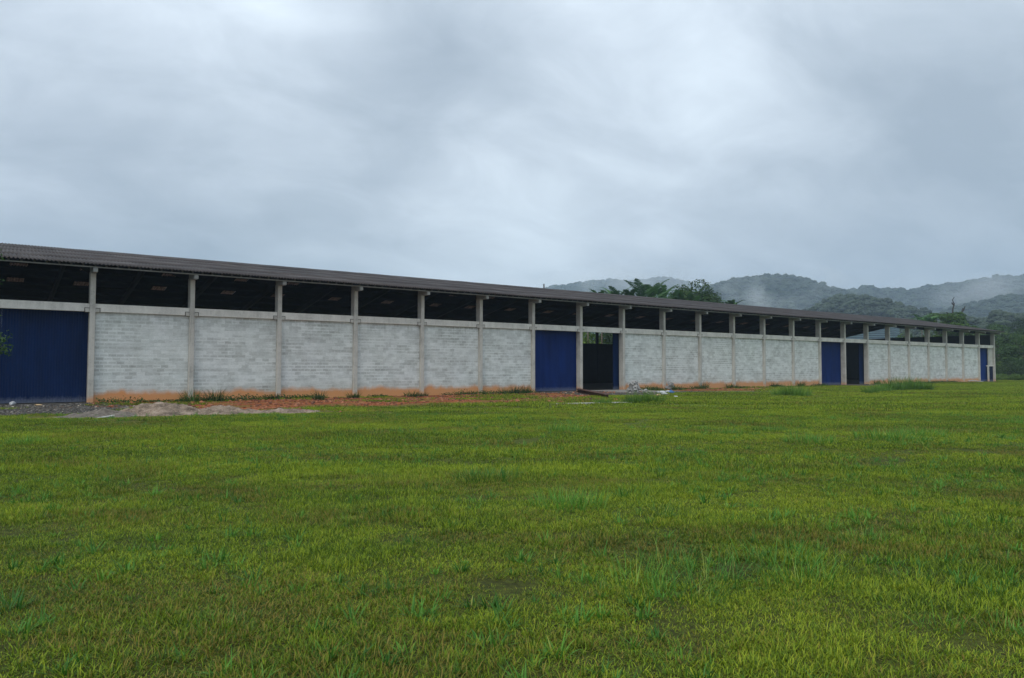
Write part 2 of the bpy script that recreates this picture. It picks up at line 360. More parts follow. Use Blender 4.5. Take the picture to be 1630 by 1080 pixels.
def mat_ground():
    m, t, b, o = new_mat('ground'); pos = t.nodes.new('ShaderNodeNewGeometry').outputs['Position']
    def at(n): a = t.nodes.new('ShaderNodeAttribute'); a.attribute_name = n; return a.outputs['Fac']
    big = noise(t, pos, .12, 4, .55); mid = noise(t, pos, .9, 5, .6); fin = noise(t, pos, 14, 5, .7)
    k = math_(t, 'ADD', math_(t, 'MULTIPLY', big, .35), math_(t, 'ADD', math_(t, 'MULTIPLY', mid, .35), math_(t, 'MULTIPLY', fin, .3)))
    g = ramp(t, k, [(.34, (.030, .060, .008)), (.46, (.080, .13, .012)), (.56, (.13, .18, .017)), (.68, (.19, .21, .028))])
    soil = ramp(t, math_(t, 'ADD', math_(t, 'MULTIPLY', mid, .4), math_(t, 'MULTIPLY', fin, .6)), [(.35, (.055, .018, .009)), (.5, (.20, .060, .022)), (.65, (.34, .125, .05))])
    gv = ramp(t, noise(t, pos, 9, 6, .8), [(.35, (.030, .028, .026)), (.5, (.075, .070, .064)), (.66, (.14, .13, .115))])
    gv = mixc(t, math_(t, 'MULTIPLY', ramp(t, mid, [(.45, 0), (.65, 1)]), .5), gv, (.14, .085, .05))
    near = mixc(t, ramp(t, fin, [(.4, 0), (.6, 1)]), (.020, .017, .008), (.050, .055, .012))
    cd = sepxyz(t, pos); nearf = ramp(t, math_(t, 'DIVIDE', cd[1], 60.0), [(.2, 1), (.9, 0)])
    g = mixc(t, math_(t, 'MULTIPLY', nearf, .85), g, near)
    thin = mixc(t, fin, (.09, .075, .025), (.13, .085, .04))
    c = mixc(t, math_(t, 'MULTIPLY', at('thin'), .6), g, thin)
    c = mixc(t, at('red'), c, soil); c = mixc(t, at('grav'), c, gv)
    setc(t, b.inputs['Base Color'], c); b.inputs['Roughness'].default_value = .95; b.inputs['Specular IOR Level'].default_value = .1
    bump(t, b, math_(t, 'ADD', noise(t, pos, 7, 6, .75), noise(t, pos, 40, 3)), .7, .03); return m
M_GROUND = mat_ground()
us = np.concatenate([[-3000, -1500, -700, -300, -150, -90], np.arange(-60, -26, 2), np.arange(-26, 60, .25), np.arange(60, 125, .5), np.arange(125, 160, 3), [170, 200, 250, 350, 600, 1200, 2000, 3600]])
vs = np.concatenate([[-2500, -900, -400, -200, -120, -90, -70, -60], np.arange(-50, -20, .5), np.arange(-20, .6, .2), [3, 8, 14, 20, 24, 27, 30, 36, 45, 60, 80, 110, 160, 250, 400, 800, 1600, 3500]])
UU, VV = np.meshgrid(us, vs, indexing='ij')
XX = ORG.x + UU * Du.x + VV * Dn.x; YY = ORG.y + UU * Du.y + VV * Dn.y
ZZ = gz(XX, YY); red, grav, wd, thn = masks(UU, VV)
nu, nv = UU.shape; idx = np.arange(nu * nv).reshape(nu, nv)
quads = np.stack([idx[:-1, :-1], idx[1:, :-1], idx[1:, 1:], idx[:-1, 1:]], -1).reshape(-1, 4)
me = np_mesh('ground', np.stack([XX, YY, ZZ], -1).reshape(-1, 3), quads, M_GROUND, True,
             dict(red=(red * (1 - .55 * wd)).ravel(), grav=grav.ravel(), thin=thn.ravel()))
tag(link_mesh('ground', me), kind='structure')

# ------------------------------------------------------------------ warehouse
COLS = [0, 4.95, 9.96, 14.95, 19.89, 24.76, 29.62, 34.52, 39.34, 44.39, 49.29, 54.31, 59.23, 64.32, 69.36, 74.4, 79.44, 84.52, 89.51, 94.78, 99.86, 104.97, 110.12, 115.29]
UE = COLS[-1]; ALLC = [-20.0, -15.0, -10.0, -5.0] + COLS
W = 24.4; RV = 12.2; SILL = 5.24; BH = .42; BB = SILL - BH; CWD = .26; ZR = 9.77; SL = .19
def roof_z(v): return ZR - SL * abs(v - RV)          # mean height of the sheets
DOORS = {-5.0, 29.62, 34.52, 69.36, 74.4, 110.12}    # bays that start here have an opening
# slab and floor
mb = MB(); mb.box(-20.1, UE + .1, .05, W - .05, -.3, .03); o = mb.obj('floor', M_FLOOR, ROOT)
# front columns
def col_mesh(v0, v1, z1, name='column'):
    m = MB(); m.cbox(-CWD / 2, CWD / 2, v0, v1, -.3, z1, .015); return m
cm = col_mesh(-.18, .33, 6.93).mesh('column', M_COL)
cb = MB()
cb.box(-CWD / 2 - .20, -CWD / 2 - .001, -.135, .16, BB - .03, BB + .17); cb.box(CWD / 2 + .001, CWD / 2 + .20, -.135, .16, BB - .03, BB + .17)
cbm = cb.mesh('corbel', M_COL)
jb = MB()
for s in (-1, 1):
    a = s * (CWD / 2 + .225); x0, x1 = sorted((a - .018, a + .018)); jb.box(x0, x1, -.098, .1, BB - .02, BB + .20)
    x0, x1 = sorted((s * (CWD / 2 + .002), s * (CWD / 2 + .235))); jb.box(x0, x1, -.0985, .1, BB + .175, BB + .205)
jbm = jb.mesh('joint', M_JOINT)
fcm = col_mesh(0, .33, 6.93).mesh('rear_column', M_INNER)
# rafter profile (v,z) for one slope, swept +-.1 in u
def rafter_mesh(sign):
    prof = []
    f = lambda v: roof_z(v) - .24
    if sign > 0: A = [(RV + .02, f(RV + .02)), (W + .9, f(W + .9)), (W + .9, f(W + .9) - .2), (W - .6, f(W - .6) - .42), (RV + .02, f(RV + .02) - .42)]
    if sign == 0:
        A = [(-.98, f(-.98)), (.33, f(.33)), (.33, f(.33) - .42), (-.18, f(-.18) - .34), (-.98, f(-.98) - .19)]
    if sign < 0: A = [(.332, f(.332)), (RV - .02, f(RV - .02)), (RV - .02, f(RV - .02) - .42), (.6, f(.6) - .46), (.332, f(.332) - .43)]
    m = MB(); n = len(A)
    m.add([(-.105, v, z) for v, z in A] + [(.105, v, z) for v, z in A], [tuple(range(n))[::-1], tuple(range(n, 2 * n))] + [(i, (i + 1) % n, n + (i + 1) % n, n + i) for i in range(n)])
    return m
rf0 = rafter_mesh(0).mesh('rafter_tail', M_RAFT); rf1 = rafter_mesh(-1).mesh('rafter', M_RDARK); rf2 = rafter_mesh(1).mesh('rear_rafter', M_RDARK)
for u in ALLC:
    c = link_mesh('column', cm, ROOT, (u, 0, 0)); link_mesh('corbel', cbm, c); link_mesh('joint', jbm, c)
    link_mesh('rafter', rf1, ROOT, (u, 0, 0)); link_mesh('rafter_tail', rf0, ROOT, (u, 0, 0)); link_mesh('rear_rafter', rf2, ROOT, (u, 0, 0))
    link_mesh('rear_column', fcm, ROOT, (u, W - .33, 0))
# sill beams
for a, b_ in zip(ALLC[:-1], ALLC[1:]):
    x0, x1 = a + CWD / 2 + .002, b_ - CWD / 2 - .002
    m = MB(); m.box(x0, x1, -.095, .155, BB, SILL); m.obj('sill_beam', M_BEAM, ROOT)
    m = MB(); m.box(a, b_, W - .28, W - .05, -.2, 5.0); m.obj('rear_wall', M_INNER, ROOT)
# infill walls: a mortar core with every block standing proud of its joints
def block_rows(x0, x1):
    out = []
    for r in range(22):
        z0 = .43 + r * .2 + .006; z1 = z0 + .188
        if z1 > BB - .004: z1 = BB - .004
        off = (r % 2) * .2
        k0 = math.floor(x0 / .4) - 1
        k = k0
        while True:
            a = k * .4 - off + .005 ; b_ = a + .39; k += 1
            a2 = max(a, x0); b2 = min(b_, x1)
            if a >= x1: break
            if b2 - a2 < .04: continue
            out.append((a2, b2, z0, z1))
    return out
bays = [(a, b_) for a, b_ in zip(ALLC[:-1], ALLC[1:]) if a not in DOORS]
for a, b_ in bays:
    x0, x1 = a + CWD / 2 + .003, b_ - CWD / 2 - .003
    m = MB(); m.box(x0, x1, .036, .20, -.2, BB - .002); wl = m.obj('infill_wall', M_MORTAR, ROOT)
    m = MB(); m.box(x0, x1, .012, .0345, -.2, .425); m.obj('plinth', M_PLINTH, wl)
    rows = block_rows(x0, x1)
    single = abs(a) < .01
    st = MB(); n = 0
    for (p, q, z0, z1) in rows:
        d = random.uniform(-.0015, .0025); y0 = .0295 + d
        jx = random.uniform(-.0015, .0015)
        if single and n < 300:
            m = MB(); c = .004
            m.add([(p + c, y0, z0 + c), (q - c, y0, z0 + c), (q - c, y0, z1 - c), (p + c, y0, z1 - c), (p, .040, z0), (q, .040, z0), (q, .040, z1), (p, .040, z1)],
                  [(0, 1, 2, 3), (4, 5, 1, 0), (5, 6, 2, 1), (6, 7, 3, 2), (7, 4, 0, 3)])
            m.obj('block', M_BLOCK, wl); n += 1
        else: st.box(p, q, y0, .040, z0, z1)
    if st.v: o = st.obj('block_courses', M_BLOCK, wl); tag(o, kind='stuff')
# gable walls
for ug, full in ((UE + .0, True), (-20.0, True)):
    m = MB()
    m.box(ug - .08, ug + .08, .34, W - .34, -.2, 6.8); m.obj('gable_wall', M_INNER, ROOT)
m = MB(); m.box(UE - .13, UE + .13, RV - .15, RV + .15, -.1, roof_z(RV) - .7); m.obj('gable_post', M_RAFT, ROOT)
# doors
def ribbed(x0, x1, y, z0, z1, pitch=.125, depth=.022):
    m = MB(); prof = []; x = x0
    while x < x1 - 1e-4:
        xe = min(x + pitch, x1)
        prof += [(x, y), (min(x + pitch * .62, xe), y), (min(x + pitch * .70, xe), y - depth), (min(x + pitch * .92, xe), y - depth)]; x = xe
    prof.append((x1, y)); n = len(prof)
    back = [(px, py + .02) for px, py in prof]
    vsx = [(px, py, z0) for px, py in prof] + [(px, py, z1) for px, py in prof] + [(px, py, z0) for px, py in back] + [(px, py, z1) for px, py in back]
    fs = []
    for i in range(n - 1):
        fs += [(i, i + 1, n + i + 1, n + i), (2 * n + i, 3 * n + i, 3 * n + i + 1, 2 * n + i + 1), (n + i, n + i + 1, 3 * n + i + 1, 3 * n + i), (i, 2 * n + i, 2 * n + i + 1, i + 1)]
    fs += [(0, n, 3 * n, 2 * n), (n - 1, 3 * n - 1, 4 * n - 1, 2 * n - 1)]
    m.add(vsx, fs); return m
M_BLUE2 = mat_blue('mid_blue_door_paint', (.0022, .0200, .118), 3)
def sliding_door(x0, x1, y=.42, mat=M_BLUE, z1=BB + .12, z0=.07):
    fr = MB(); fr.box(x0, x1, y + .03, y + .09, z1 - .12, z1); fr.box(x0, x1, y + .03, y + .09, z0, z0 + .12)
    fr.box(x0, x0 + .06, y + .03, y + .09, z0, z1); fr.box(x1 - .06, x1, y + .03, y + .09, z0, z1)
    d = fr.obj('sliding_door', M_NAVY, ROOT)
    n = max(1, round((x1 - x0) / 1.0)); w_ = (x1 - x0) / n
    for i in range(n):
        ribbed(x0 + i * w_ + (.002 if i else 0), x0 + (i + 1) * w_, y - (.003 if i % 2 else 0), z0, z1).obj('panel', mat, d)
    return d
sliding_door(-4.9, .06); sliding_door(29.62, 34.52, mat=M_BLUE2); sliding_door(69.36, 74.4, mat=M_BLUE2)
sliding_door(110.15, 114.1, mat=M_BLUEB)
# the leaves pushed aside behind the open bays
sliding_door(38.85, 43.4, .62); sliding_door(78.85, 83.3, .62)
# jamb plates beside the closed doors

# wicket door in the last bay
m = MB(); m.box(113.72, UE - .135, .06, .2, 2.25, BB - .003); m.box(113.15, 113.70, .0, .06, 0, 2.2); wk = m.obj('end_panel', M_COL, ROOT)
m = MB(); m.box(113.15, UE - .135, -.02, .2, 2.2, 2.33); m.obj('lintel', M_BEAM, wk)
ribbed(113.74, UE - .14, .09, .02, 2.19, .16, .02).obj('wicket_door', M_NAVY, wk)
# threshold
for a, b_ in ((29.62, 39.34), (69.36, 79.44), (110.12, UE), (-5, 0)):
    m = MB(); m.box(a + .14, b_ - .14, -.25, .04, -.2, .045); m.obj('threshold', M_FLOOR, ROOT)

# roof sheets ------------------------------------------------
PITCHW = .177; SW = 6 * PITCHW; AMP = .036
def sheet_mesh(name, ncol, length, mat, seg=8, thick=.010):
    n = ncol * 6 * seg if ncol * 6 * seg < 60000 else 60000
    x = np.linspace(0, ncol * SW, n + 1); z = AMP * np.cos(2 * np.pi * x / PITCHW)
    V = []
    for zo in (0, -thick):
        for y in (0, length): V.append(np.stack([x, np.full_like(x, y), z + zo], -1))
    V = np.concatenate(V); m1 = n + 1; i = np.arange(n)
    q = [np.stack([i, i + 1, m1 + i + 1, m1 + i], -1), np.stack([2 * m1 + i, 3 * m1 + i, 3 * m1 + i + 1, 2 * m1 + i + 1], -1),
         np.stack([i, 2 * m1 + i, 2 * m1 + i + 1, i + 1], -1), np.stack([m1 + i, m1 + i + 1, 3 * m1 + i + 1, 3 * m1 + i], -1),
         np.array([[0, m1, 3 * m1, 2 * m1], [n, 2 * m1 + n, 3 * m1 + n, m1 + n]])]
    return np_mesh(name, V, np.concatenate(q), mat, False)
TILT = math.atan(SL)
SH = math.hypot(1, SL)
rows = 4; v_e = -1.2; run = (RV - v_e) / rows; slen = run * SH
U_A, U_B = -21.0, UE + 1.15
ncols = int((U_B - U_A) / SW)
U_A = U_B - ncols * SW
sm = sheet_mesh('roof_sheet', 1, slen + .14, M_ROOF)
roof = MB(); roof.box(U_A + .01, U_B - .01, RV - .05, RV + .05, ZR - .16, ZR - .09); roof = roof.obj('roof', M_DARKSTEEL, ROOT)
cnt = 0; vis0 = int((-5.5 - U_A) / SW)
for c in range(ncols):
    for r in range(rows):
        v = v_e + run * r - (.14 / SH if r else 0); z = roof_z(v) + .012 * (r % 2) + random.uniform(-.003, .004)
        L = slen + .14 if r else slen + .14
        u = U_A + c * SW
        if vis0 <= c < vis0 + 75: link_mesh('roof_sheet', sm, roof, (u, v, z), (TILT + random.uniform(-.0012, .0012), 0, 0))
for (c0, c1) in ((0, vis0), (vis0 + 75, ncols)):
    for r in range(rows):
        v = v_e + run * r - (.14 / SH if r else 0)
        o = link_mesh('roof_sheeting', sheet_mesh('roof_sheeting', c1 - c0, slen + .14, M_ROOF, 6), roof, (U_A + c0 * SW, v, roof_z(v) + .012 * (r % 2)), (TILT, 0, 0))
        tag(o, kind='stuff')
# far slope in two layers, with openings left for the translucent sheets
sky1 = [-2.46, 1.71, 7.13, 12.52, 16.77, 22.09, 27.47, 32.84, 37.04, 42.27, 47.6, 52.08, 57.17, 62.43, 67.61, 72.9, 78.2, 83.5, 88.7, 94, 99.3, 104.5, 109.6, -7.8, -13.0]
sky2 = [s for s in sky1]
def far_slab(v0, v1, cuts, cv0, cv1):
    pass
strips = [(RV, 15.85, None), (15.85, 16.55, sky2), (16.55, 19.35, None), (19.35, 20.55, sky1), (20.55, 20.67, None), (20.67, 20.76, sky1), (20.76, W + 1.15, None)]
SWT = 1.05
def gable_z(v): return roof_z(v)
def fslab(m, u0, u1, v0, v1, th=.05):
    z0, z1 = roof_z(v0), roof_z(v1)
    m.add([(u0, v0, z0 - th), (u1, v0, z0 - th), (u1, v1, z1 - th), (u0, v1, z1 - th), (u0, v0, z0), (u1, v0, z0), (u1, v1, z1), (u0, v1, z1)],
          [(0, 3, 2, 1), (4, 5, 6, 7), (0, 1, 5, 4), (1, 2, 6, 5), (2, 3, 7, 6), (3, 0, 4, 7)])
fs_ = MB()
for (v0, v1, sk) in strips:
    if sk is None: fslab(fs_, U_A, U_B, v0, v1); continue
    u = U_A
    for s_ in sorted(sk):
        fslab(fs_, u, s_ - SWT / 2, v0, v1); u = s_ + SWT / 2
    fslab(fs_, u, U_B, v0, v1)
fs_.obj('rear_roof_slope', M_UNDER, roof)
tm = {}
def trans(u, v0, v1):
    k = round(v1 - v0, 3)
    if k not in tm:
        tm[k] = sheet_mesh('translucent_sheet', 1, (v1 - v0) * SH, M_TRANS, 6, .004)
    o = link_mesh('translucent_sheet', tm[k], roof, (u - SW / 2, v0, roof_z(v0) - .02), (-TILT, 0, 0))
for s_ in sky1: trans(s_, 19.3, 20.8)
for s_ in sky2: trans(s_, 15.8, 16.6)
# purlins
def purlin(v, mat=M_DARKSTEEL, w_=.06, h=.14, name='purlin', dz=-.045):
    z = roof_z(v) - AMP + dz; m = MB(); m.box(U_A + .15, U_B - .15, v - w_ / 2, v + w_ / 2, z - h, z); return m.obj(name, mat, ROOT)
purlin(-.93, M_EAVE, .07, .06, 'eave_purlin', -.125)
for k in range(7): purlin(.75 + k * 1.75)
for k in range(7): purlin(RV + .6 + k * 1.85, dz=-.06)
# small packers between sheets and eave purlin
m = MB(); u = U_A + .3
while u < U_B - .3:
    z = roof_z(-.93); m.box(u, u + .10, -.955, -.905, z - AMP - .125, z - .012); u += SW / 2
tag(m.obj('packing_blocks', M_JOINT, ROOT), kind='stuff')

# ------------------------------------------------------------------ hills
def mat_hill():
    m, t, b, o = new_mat('forest_floor'); pos = t.nodes.new('ShaderNodeNewGeometry').outputs['Position']
    setc(t, b.inputs['Base Color'], ramp(t, noise(t, pos, .03, 5), [(.3, (.012, .022, .010)), (.7, (.03, .045, .018))]))
    b.inputs['Roughness'].default_value = 1; b.inputs['Specular IOR Level'].default_value = 0; return m
def mat_foliage(name, lo, hi, ns=.8, tl=.25, yel=None):
    m, t, b, o = new_mat(name); pos = t.nodes.new('ShaderNodeNewGeometry').outputs['Position']
    at = t.nodes.new('ShaderNodeAttribute'); at.attribute_name = 'shade'
    oi = t.nodes.new('ShaderNodeObjectInfo')
    k = math_(t, 'ADD', math_(t, 'MULTIPLY', noise(t, pos, ns, 4, .6), .45), math_(t, 'ADD', math_(t, 'MULTIPLY', at.outputs['Fac'], .25), math_(t, 'MULTIPLY', oi.outputs['Random'], .30)))
    c = ramp(t, k, [(.28, lo), (.72, hi)])
    if yel: c = mixc(t, ramp(t, at.outputs['Fac'], [(.86, 0), (.97, 1)]), c, yel)
    setc(t, b.inputs['Base Color'], c); b.inputs['Roughness'].default_value = .6; b.inputs['Specular IOR Level'].default_value = .25
    if tl:
        tr = t.nodes.new('ShaderNodeBsdfTranslucent'); t.links.new(c, tr.inputs[0]); mx = t.nodes.new('ShaderNodeMixShader'); mx.inputs[0].default_value = tl
        t.links.new(b.outputs[0], mx.inputs[1]); t.links.new(tr.outputs[0], mx.inputs[2]); t.links.new(mx.outputs[0], o.inputs[0])
    return m
M_HILL = mat_hill()
M_HF = mat_foliage('hill_forest', (.004, .012, .006), (.026, .045, .017), .02, 0)

TEMPL = bpy.data.collections.new('scatter_sources')
def scatter(name, P, scale, rotz, templates, pick, tilt=None):
    """one object: geometry nodes put template meshes on the points of a mesh"""
    n = len(P); me = bpy.data.meshes.new(name); me.vertices.add(n); me.vertices.foreach_set('co', np.asarray(P, np.float32).ravel())
    for an, av in (('scl', scale), ('rz', rotz), ('pk', pick)):
        a = me.attributes.new(an, 'FLOAT', 'POINT'); a.data.foreach_set('value', np.asarray(av, np.float32))
    o = link_mesh(name, me)
    g = bpy.data.node_groups.new(name, 'GeometryNodeTree')
    g.interface.new_socket('Geometry', in_out='INPUT', socket_type='NodeSocketGeometry'); g.interface.new_socket('Geometry', in_out='OUTPUT', socket_type='NodeSocketGeometry')
    gi = g.nodes.new('NodeGroupInput'); go = g.nodes.new('NodeGroupOutput'); jn = g.nodes.new('GeometryNodeJoinGeometry')
    def attr(nm):
        a = g.nodes.new('GeometryNodeInputNamedAttribute'); a.data_type = 'FLOAT'; a.inputs['Name'].default_value = nm; return a.outputs['Attribute']
    cx = g.nodes.new('ShaderNodeCombineXYZ'); g.links.new(attr('rz'), cx.inputs[2])
    for i, ob in enumerate(templates):
        oi = g.nodes.new('GeometryNodeObjectInfo'); oi.inputs['Object'].default_value = ob; oi.inputs['As Instance'].default_value = True
        cmp_ = g.nodes.new('FunctionNodeCompare'); cmp_.data_type = 'FLOAT'; cmp_.operation = 'EQUAL'
        g.links.new(attr('pk'), cmp_.inputs[0]); cmp_.inputs[1].default_value = float(i); cmp_.inputs['Epsilon'].default_value = .1
        ip = g.nodes.new('GeometryNodeInstanceOnPoints'); g.links.new(gi.outputs[0], ip.inputs['Points']); g.links.new(cmp_.outputs[0], ip.inputs['Selection'])
        g.links.new(oi.outputs['Geometry'], ip.inputs['Instance']); g.links.new(cx.outputs[0], ip.inputs['Rotation']); g.links.new(attr('scl'), ip.inputs['Scale'])
        g.links.new(ip.outputs[0], jn.inputs[0])
    g.links.new(jn.outputs[0], go.inputs[0])
    md = o.modifiers.new('scatter', 'NODES'); md.node_group = g
    return o
def template(name, me):
    o = bpy.data.objects.new(name, me); TEMPL.objects.link(o); return o

def ico(sub):
    import bmesh
    bm = bmesh.new(); bmesh.ops.create_icosphere(bm, subdivisions=sub, radius=1)
    V = np.array([v.co[:] for v in bm.verts]); Fc = np.array([[v.index for v in f.verts] for f in bm.faces]); bm.free(); return V, Fc
IC3 = ico(4); IC2 = ico(2); IC1 = ico(1)
def crown_template(i, mat):
    """rainforest crown: lumpy dome with deep clefts"""
    V, Fc = IC3; r = np.random.default_rng(50 + i)
    V = V.copy(); d = np.zeros(len(V))
    cs = r.normal(size=(26, 3)); cs[:, 2] = np.abs(cs[:, 2]) * .9 - .1; cs /= np.linalg.norm(cs, axis=1)[:, None]
    rr = r.uniform(.22, .42, 26)
    dist = np.linalg.norm(V[:, None] - cs[None], axis=2) / rr
    k = np.clip(1 - dist.min(1) ** 2, -1.0, 1)
    fine = fbm(V[:, 0] * 7 + i, V[:, 1] * 7 + V[:, 2] * 5, 3, 3) - .5
    s = .78 + .24 * k + fine * .34
    V = V * s[:, None]; V[:, 2] *= .72
    return template('crown', np_mesh('crown', V, Fc, mat, False, dict(shade=np.clip(.5 + fine, 0, 1))))
CROWNS = [crown_template(i, M_HF) for i in range(5)]
def interp_sil(pts, x):
    pts = np.array(pts, float); return np.interp(x, pts[:, 0], pts[:, 1])
def hill(sil, Y, front, seed, label, crown=5.0, dens=1.0, flatfront=.0):
    """terrain ridge at depth Y (metres), silhouette pixels give the height there"""
    x0, x1 = sil[0][0], sil[-1][0]
    xs = np.linspace(x0 - 20, x1 + 20, 150)
    depth = np.linspace(Y - front, Y + front * .8, 60)
    G, Dp = np.meshgrid(xs, depth, indexing='ij')
    top = CAMH + (HOR - interp_sil(sil, G)) * Y / F_PX
    t = (Dp - Y) / front
    prof = np.where(t < 0, np.cos(np.clip(t, -1, 0) * np.pi / 2) ** 1.15, np.cos(np.clip(t, 0, 1) * np.pi / 2) ** 1.5)
    X = (G - CX) / F_PX * Y     # parallel lines, a real terrain block
    nz = (fbm(X / 90 + seed, Dp / 90, seed, 4) - .5)
    Z = np.maximum(top - crown * .9, 0) * prof * (1 + nz * .45 * (1 - prof)) + nz * 8 * (1 - prof)
    Z = Z - 3 * (1 - prof)
    n1_, n2_ = G.shape; id_ = np.arange(n1_ * n2_).reshape(n1_, n2_)
    q = np.stack([id_[:-1, :-1], id_[1:, :-1], id_[1:, 1:], id_[:-1, 1:]], -1).reshape(-1, 4)
    h = tag(link_mesh('hill', np_mesh('hill', np.stack([X, Dp, Z], -1).reshape(-1, 3), q, M_HILL, True)), kind='structure')
    # crowns on the side seen and over the crest
    rg = np.random.default_rng(seed); wX = X.max() - X.min(); area = wX * front * 1.15
    n = int(area / (crown * crown * .75) * dens)
    a = rg.uniform(0, n1_ - 1.001, n); b = rg.uniform(0, (n2_ - 1) * .66, n)
    ia = a.astype(int); ib = b.astype(int); fa = a - ia; fb = b - ib
    def bil(A): return A[ia, ib] * (1 - fa) * (1 - fb) + A[ia + 1, ib] * fa * (1 - fb) + A[ia, ib + 1] * (1 - fa) * fb + A[ia + 1, ib + 1] * fa * fb
    Pt = np.stack([bil(X), bil(Dp), bil(Z)], -1)
    sc = crown * .8 * rg.uniform(.45, 1.25, n) * np.exp(rg.normal(size=n) * .12); Pt[:, 2] += sc * rg.uniform(-.2, .95, n)
    keep = Pt[:, 2] > 1
    Pt = Pt[keep]; sc = sc[keep]; m_ = len(sc)
    o = scatter('forest', Pt, sc, rg.uniform(0, 6.28, m_), CROWNS, rg.integers(0, 5, m_))
    tag(o, label, 'forest', kind='stuff'); return h
hill([(800, 480), (860, 462), (880, 457), (920, 452), (940, 448), (985, 447), (1000, 449), (1020, 446), (1045, 443), (1062, 444), (1080, 448), (1110, 456), (1150, 468), (1250, 500)], 1900, 420, 11,
     'pale misty rainforest on the farthest hill behind the roof, left of the others', 7.5)
hill([(1060, 500), (1100, 468), (1125, 458), (1150, 449), (1180, 444), (1212, 440), (1250, 443), (1285, 452), (1310, 459), (1335, 467), (1370, 478), (1450, 500)], 1250, 330, 12,
     'misty rainforest covering the rounded middle hill', 6.2)
hill([(1290, 490), (1320, 470), (1345, 464), (1370, 459), (1400, 462), (1430, 463), (1470, 459), (1500, 453), (1530, 449), (1560, 445), (1580, 441), (1610, 442), (1640, 441), (1700, 446), (1800, 452), (1950, 470), (2100, 520)], 1400, 360, 13,
     'rainforest on the long far ridge rising to the right edge', 6.5)
hill([(1480, 520), (1500, 500), (1530, 487), (1560, 480), (1590, 474), (1620, 469), (1680, 466), (1760, 474), (1900, 500), (2050, 540)], 950, 200, 14,
     'dark forested spur in front of the right ridge', 5.5)
hill([(1270, 512), (1295, 492), (1312, 480), (1335, 472), (1355, 470), (1380, 475), (1400, 482), (1425, 488), (1450, 495), (1480, 504), (1520, 520)], 560, 110, 15,
     'dark green forest on the near knoll just above the roof', 4.2)
hill([(1440, 530), (1500, 515), (1540, 505), (1570, 501), (1600, 502), (1640, 497), (1700, 500), (1800, 505), (1950, 520), (2100, 560)], 380, 70, 16,
     'low dark tree line along the foot of the right ridge', 3.6)

# ------------------------------------------------------------------ leaf and trunk builders
def leaf_cloud(Cn, nrm, size, aspect=.42, shade=None, fold=.15, rng=RNG):
    """rhombic leaves folded along the midrib: centre, rough normal, size -> verts, tris"""
    n = len(Cn); nrm = nrm / (np.linalg.norm(nrm, axis=1)[:, None] + 1e-9)
    a = rng.normal(size=(n, 3)); a -= (a * nrm).sum(1)[:, None] * nrm; a /= np.linalg.norm(a, axis=1)[:, None] + 1e-9
    b = np.cross(nrm, a); size = np.broadcast_to(size, (n,))[:, None]
    p0 = Cn - a * size * .5; p2 = Cn + a * size * .5 - nrm * size * .12
    p1 = Cn + b * size * aspect * .5 + nrm * size * fold; p3 = Cn - b * size * aspect * .5 + nrm * size * fold
    V = np.stack([p0, p1, p2, p3], 1).reshape(-1, 3); i = np.arange(n)[:, None] * 4
    T = np.concatenate([i + [0, 1, 2], i + [0, 2, 3]], 0)
    sh = rng.random(n) if shade is None else shade
    return V, T, np.repeat(sh, 4)
M_BARK = simple('bark', (.11, .095, .075), .95, 4, .45, 12, .6)
M_TF = mat_foliage('tree_leaves', (.014, .042, .009), (.075, .15, .028), .6, .25)
M_TF2 = mat_foliage('yellow_green_leaves', (.030, .075, .012), (.13, .21, .04), .5, .3)
M_TF3 = mat_foliage('dark_leaves', (.010, .028, .010), (.045, .090, .026), .5, .2)
M_PALM = mat_foliage('palm_leaves', (.028, .085, .026), (.12, .25, .075), .5, .25)
def clumps_to_leaves(cl, n, size, rng):
    """cl: list of (centre, radius)"""
    c = np.array([k[0] for k in cl]); r = np.array([k[1] for k in cl]); w_ = r ** 2; w_ = w_ / w_.sum()
    pk = rng.choice(len(cl), n, p=w_); d = rng.normal(size=(n, 3)); d /= np.linalg.norm(d, axis=1)[:, None]
    rad = r[pk] * rng.uniform(.45, 1.08, n) ** .6
    P_ = c[pk] + d * rad[:, None] * np.array([1, 1, .72]); nr = d + np.array([0, 0, .8]) + rng.normal(size=(n, 3)) * .45
    return leaf_cloud(P_, nr, size * rng.uniform(.6, 1.35, n), .5, np.clip(rng.normal(.5, .22, n), 0, 1), rng=rng)
